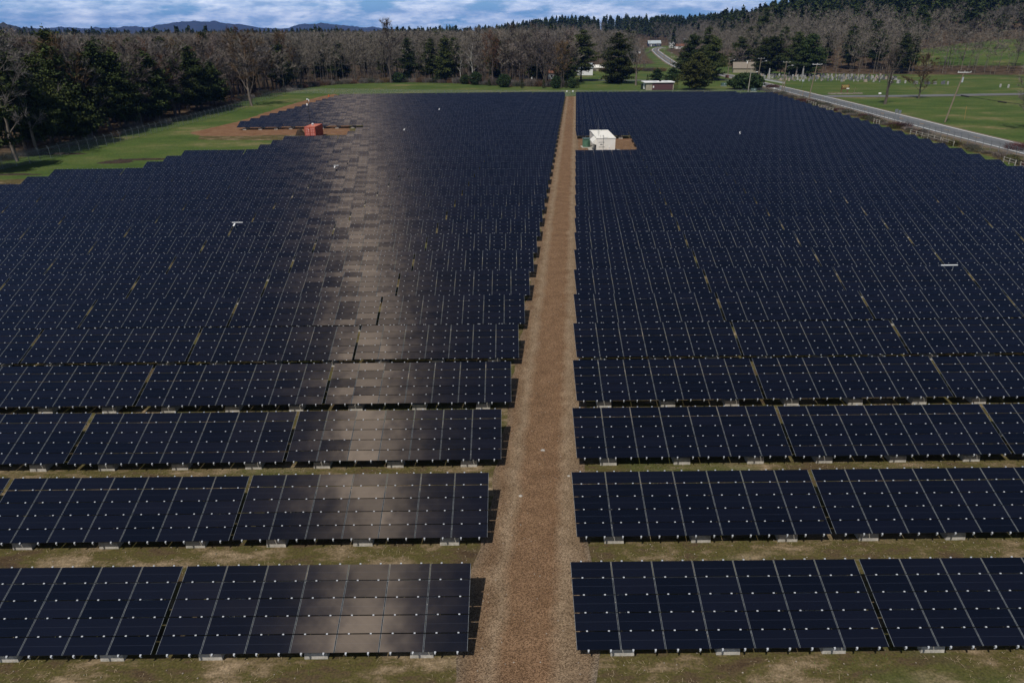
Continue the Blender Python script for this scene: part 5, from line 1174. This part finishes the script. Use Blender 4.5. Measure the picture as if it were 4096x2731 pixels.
def place_g(u,v,ki,c,lab=None,sc=1.):
    global cnt
    P=gp(u,v); nm=kinds[ki][0]; o=link('obelisk_monument' if nm=='obelisk' else 'gravestone',gm_[ki,c],None,P,R.uniform(-.12,.12)); o.scale=(sc,sc,sc)
    part_='left' if u<3250 else 'middle' if u<3450 else 'right'
    tag(o,lab or '%s %s in the %s part of the cemetery'%(cols[c],kn[nm],part_),'gravestone',None if lab else GG+' %s %s %s'%(cols[c],kn[nm],part_)); cnt+=1
for (u,v,h_,c,lab) in [(3074,314,4.2,'stoneL','tall pale obelisk closest to the white wall'),(3183,307,4.4,'stoneP','pinkish slender shaft monument under the dark pines'),(3209,307,4.6,'stoneL','pale pointed obelisk right of the pinkish shaft')]:
    place_g(u,v,6,c,lab,h_/4.2*1.15)
for r_i,(v0,v1,n_) in enumerate([(302.5,304,34),(305.5,307,40),(309,311,44),(313,316,48),(318,322,34),(324,327,18)]):
    for j in range(n_):
        f=(j+R.uniform(-.35,.35))/n_; u=3040+f*(470 if r_i>3 else 540)+r_i*6
        if u<3100+0 and r_i>3: continue
        v=v0+(v1-v0)*R.random()+max(0,(u-3300))*.02; ki=R.choices([0,1,2,3,4,5,7],[5,6,4,2,3,3,3])[0]; c=R.choices(['stoneL','stoneD','stoneP'],[5,4,1.4])[0]; place_g(u,v,ki,c,None,R.uniform(.65,1.0))
for (u,v) in [(3560,333),(3590,334),(3596,332),(3620,334),(3660,335),(3664,337),(3700,338),(3712,338),(3738,338),(3766,339),(3774,338),(3790,339)]:
    P=gp(u,v); c=R.choice(['stoneD','stoneL']); o=link('gravestone',gm_[R.choice([0,2,5]),c],None,P); tag(o,'%s gravestone of the sparse outlying row at the right of the cemetery'%cols[c],'gravestone','outlying %s gravestones'%cols[c])
for (u,v,lab) in [(4000,350,'small white marker stone on the far right grass, left one'),(4032,352,'small white marker stone on the far right grass, right one')]:
    P=gp(u,v); tag(link('gravestone',gm_[0,'stoneL'],None,P),lab,'gravestone')
print('graves',cnt)
# rocks on the lane
for i,(u,v,s_,lab) in enumerate([(2172,1803,.10,'pale round stone in the middle of the gravel lane'),(2082,1985,.08,'small flat tan stone on the gravel lane'),(2275,1905,.07,'little pale stone at the right edge of the gravel lane')]):
    P=gp(u,v); rg=np.random.default_rng(i); V=rg.normal(size=(40,3)); V/=np.linalg.norm(V,axis=1)[:,None]
    import bmesh
    bm=bmesh.new(); [bm.verts.new(tuple(q*np.array([s_*1.3,s_,s_*.7])*(.85+.3*rg.random()))) for q in V]; bmesh.ops.convex_hull(bm,input=bm.verts); me=bpy.data.meshes.new('stone'); bm.to_mesh(me); me.materials.append(MT['conc']); tag(link('stone',me,None,(P[0],P[1],P[2]+s_*.4)),lab,'stone')
# dry straw & pebbles lying between the front rows
rg=np.random.default_rng(21); n=26000; X=rg.uniform(-26,26,n); Y=rg.uniform(15.,44,n); k=(np.abs(X-lanex(Y))>2.6); X=X[k];Y=Y[k]
cl_=np.sin(X*.9+np.sin(Y*1.3)*2)+np.sin(Y*2.1+X*.3); k=cl_+rg.normal(size=len(X))*.6>-.2; X=X[k];Y=Y[k]; n=len(X)
a=rg.uniform(0,6.28,n); l=rg.uniform(.06,.28,n); w_=.008; Z=G(X,Y)+.015+rg.random(n)*.05
D=np.stack([np.cos(a),np.sin(a),rg.normal(size=n)*.15],1)*l[:,None]; Sd=np.stack([-np.sin(a),np.cos(a),np.zeros(n)],1)*w_; B=np.stack([X,Y,Z],1)
MT['straw']=M('straw',(.42,.34,.22),(.28,.21,.12),4,.9,coord='World')
o=link('dry_straw',np_mesh('dry_straw',np.stack([B-Sd,B+Sd,B+D],1).reshape(-1,3),np.arange(n*3).reshape(-1,3),['straw'])); tag(o,'loose dry straw lying between the front rows of panels','straw',None,'stuff')
n=9000; X=rg.uniform(-26,26,n); Y=rg.uniform(15.5,60,n); d0=np.abs(X-lanex(Y)); k=rg.random(n)<np.where(d0<3.,.35,.30); X=X[k];Y=Y[k]; n=len(X); s_=rg.uniform(.012,.042,n)[:,None]; C=np.stack([X,Y,G(X,Y)+.028],1)
oct_=np.array([(1,0,0),(0,1,0),(-1,0,0),(0,-1,0),(0,0,.8),(0,0,-.8)]); V=(C[:,None,:]+oct_[None]*s_[:,None,:]*rg.uniform(.7,1.3,(n,6,1))).reshape(-1,3); fo=np.array([(0,1,4),(1,2,4),(2,3,4),(3,0,4)]); Fq=(fo[None]+6*np.arange(n)[:,None,None]).reshape(-1,3)
MT['pebble']=M('pebbles',(.36,.31,.25),(.14,.11,.085),9,.9,coord='World')
o=link('loose_pebbles',np_mesh('loose_pebbles',V,Fq,['pebble'])); tag(o,'loose pale pebbles scattered on the gravel and soil','pebbles',None,'stuff')
rg=np.random.default_rng(31); n=60000; X=rg.uniform(-26,26,n); Y=rg.uniform(15.,44,n); k=(np.abs(X-lanex(Y))>2.7); X=X[k];Y=Y[k]
k=(np.sin(X*.55+np.cos(Y*.8)*1.5+2)+np.sin(Y*1.7-X*.35)+rg.normal(size=len(X))*.35)>1.05; X=X[k];Y=Y[k]; n=len(X)
a=rg.uniform(0,6.28,n); l=rg.uniform(.04,.11,n); B=np.stack([X,Y,G(X,Y)],1); D=np.stack([np.cos(a)*.5,np.sin(a)*.5,np.ones(n)],1)*l[:,None]; Sd=np.stack([-np.sin(a),np.cos(a),np.zeros(n)],1)*.011
MT['grassb']=M('grass_blades',(.10,.14,.035),(.05,.075,.018),2.,.8,coord='World')
o=link('grass_tufts',np_mesh('grass_tufts',np.stack([B-Sd,B+Sd,B+D],1).reshape(-1,3),np.arange(n*3).reshape(-1,3),['grassb'])); tag(o,'patchy short green grass between the front rows','grass',None,'stuff')
# ------------------------------------------------------------------ distant hills
def hills(name,r0_,r1_,prof,az0,az1,seed,mat='hillm'):
    rg=np.random.default_rng(seed); na,nr=260,14; V=[]
    ph=rg.uniform(0,6.28,8)
    for i in range(nr):
        f=i/(nr-1); r=r0_+(r1_-r0_)*f
        for j in range(na):
            a=az0+(az1-az0)*j/(na-1); h=np.interp(a,prof[0],prof[1]); bumps=sum(math.sin(a*k*1.7+ph[k]+f*k)*(6/k) for k in range(2,8))
            z=(h+bumps*min(1,h/60))*math.sin(min(1,f*1.35)*math.pi/2)**1.3*(1 if f<.9 else 1-(f-.9)*3)+rg.normal()*2.2-8
            V.append((r*math.sin(rad(a)),r*math.cos(rad(a)),z))
    ix=np.arange(na*nr).reshape(nr,na); Fq=np.stack([ix[:-1,:-1].ravel(),ix[:-1,1:].ravel(),ix[1:,1:].ravel(),ix[1:,:-1].ravel()],1)
    struct(link(name,np_mesh(name,V,Fq,[mat])))
def el(u,v,r):   # height seen at pixel at distance r
    d=fw+cr*(u-CX_)/F_+cu*(CY_-v)/F_; return math.degrees(math.atan2(d[0],d[1])),CH+r*d[2]/math.hypot(d[0],d[1])
def prof(pts,r): 
    q=[el(u,v,r) for u,v in pts]; return [a for a,_ in q],[b_ for _,b_ in q]
p1=prof([(-700,122),(-100,118),(190,113),(240,108),(300,113),(400,112),(520,107),(600,108),(640,100),(700,90),(780,86),(860,88),(920,96),(960,97),(1010,106),(1080,114),(1150,112),(1200,98),(1250,95),(1300,95),(1360,100),(1430,108),(1500,109),(1600,118),(1680,124),(1780,135),(1900,140),(2100,140)],9000)
hills('hills',6500,9000,p1,-40,2,5)
p2=prof([(-700,124),(-100,118),(0,97),(60,96),(130,112),(250,124),(400,127),(560,131),(700,132),(900,128),(1100,122),(1300,124),(1450,120),(1600,120),(1700,127),(1800,140),(2100,146)],3200)
hills('near_hills',2000,3200,p2,-40,2,6)

# ------------------------------------------------------------------ haze
hm_=bpy.data.materials.new('haze_air'); hm_.use_nodes=True; N=hm_.node_tree.nodes; N.clear(); vo_=N.new('ShaderNodeVolumePrincipled'); ou_=N.new('ShaderNodeOutputMaterial'); vo_.inputs['Color'].default_value=(.15,.36,1.,1); vo_.inputs['Density'].default_value=6.e-5; hm_.node_tree.links.new(vo_.outputs[0],ou_.inputs['Volume'])
m=MB(); m.box((0,5300,120),(29500,18600,480)); hzb=link('haze',m.mesh('haze',[hm_])); hzb['kind']='stuff'
# ------------------------------------------------------------------ camera, light, world
cam=bpy.data.cameras.new('camera'); co=bpy.data.objects.new('camera',cam); COL.objects.link(co)
cam.sensor_width=36; cam.lens=F_/4096*36; cam.clip_end=40000; cam.clip_start=.5
mw=Matrix(((cr[0],cu[0],-fw[0],0),(cr[1],cu[1],-fw[1],0),(cr[2],cu[2],-fw[2],CH),(0,0,0,1))); co.matrix_world=mw
S.camera=co
sd=Vector((.285,.612,-1.)).normalized()
sun=bpy.data.lights.new('sun','SUN'); sun.energy=4.2; sun.angle=rad(.53); sun.color=(1,.955,.89)
so=bpy.data.objects.new('sun',sun); COL.objects.link(so); so.rotation_euler=sd.to_track_quat('-Z','Y').to_euler(); so.location=(0,0,60)
w=bpy.data.worlds.new('World'); S.world=w; w.use_nodes=True; nt=w.node_tree; N=nt.nodes; L=nt.links
bg=N['Background']; sky=N.new('ShaderNodeTexSky'); sky.sky_type='NISHITA'; sky.sun_disc=False; sky.sun_elevation=math.asin(-sd.z); sky.sun_rotation=math.atan2(-sd.x,-sd.y)
tc=N.new('ShaderNodeTexCoord')
def wnoise(scale,stv,det,r,off=0):
    mp=N.new('ShaderNodeMapping'); mp.inputs['Scale'].default_value=stv; mp.inputs['Location'].default_value=(off,off*.3,off*.7); L.new(tc.outputs['Generated'],mp.inputs[0])
    n=N.new('ShaderNodeTexNoise'); n.inputs['Scale'].default_value=scale; n.inputs['Detail'].default_value=det; n.inputs['Roughness'].default_value=r; L.new(mp.outputs[0],n.inputs['Vector']); return n.outputs['Fac']
n1=wnoise(1.,(10,10,46),8,.6,3.1)
cr1=N.new('ShaderNodeValToRGB'); e=cr1.color_ramp.elements; e[0].position=.40; e[0].color=(0,0,0,1); e[1].position=.50; e[1].color=(1,1,1,1); L.new(n1,cr1.inputs[0])
n2=wnoise(1.,(26,26,100),9,.62,9.)
cr2=N.new('ShaderNodeValToRGB'); e=cr2.color_ramp.elements; e[0].position=.36; e[0].color=(9.5,13.8,20.,1); e[1].position=.68; e[1].color=(30.,31.5,34.,1); e3=cr2.color_ramp.elements.new(.50); e3.color=(17.5,21.,26.5,1); L.new(n2,cr2.inputs[0])
hz=N.new('ShaderNodeMix'); hz.data_type='RGBA'; hz.inputs[0].default_value=.75; hz.inputs[7].default_value=(7.,14.,22.,1); L.new(sky.outputs[0],hz.inputs[6])
mx=N.new('ShaderNodeMix'); mx.data_type='RGBA'; L.new(hz.outputs[2],mx.inputs[6]); L.new(cr2.outputs[0],mx.inputs[7]); 
sx=N.new('ShaderNodeSeparateXYZ'); L.new(tc.outputs['Generated'],sx.inputs[0])
fade=N.new('ShaderNodeMapRange'); fade.inputs['From Min'].default_value=.07; fade.inputs['From Max'].default_value=.2; fade.inputs['To Min'].default_value=.9; fade.inputs['To Max'].default_value=.05; L.new(sx.outputs[2],fade.inputs[0])
mf=N.new('ShaderNodeMath'); mf.operation='MULTIPLY'; L.new(cr1.outputs[0],mf.inputs[0]); L.new(fade.outputs[0],mf.inputs[1]); L.new(mf.outputs[0],mx.inputs[0])
fade2=N.new('ShaderNodeMapRange'); fade2.inputs['From Min'].default_value=.06; fade2.inputs['From Max'].default_value=.2; fade2.inputs['To Min'].default_value=.8; fade2.inputs['To Max'].default_value=0.; L.new(sx.outputs[2],fade2.inputs[0]); L.new(fade2.outputs[0],hz.inputs[0])
L.new(mx.outputs[2],bg.inputs['Color']); bg.inputs['Strength'].default_value=.05
S.view_settings.view_transform='Standard'; S.view_settings.look='None'; S.view_settings.exposure=-.18; S.view_settings.gamma=1
S.render.engine='CYCLES'; S.cycles.max_bounces=6; S.cycles.transparent_max_bounces=16
try: S.cycles.use_denoising=True
except Exception: pass
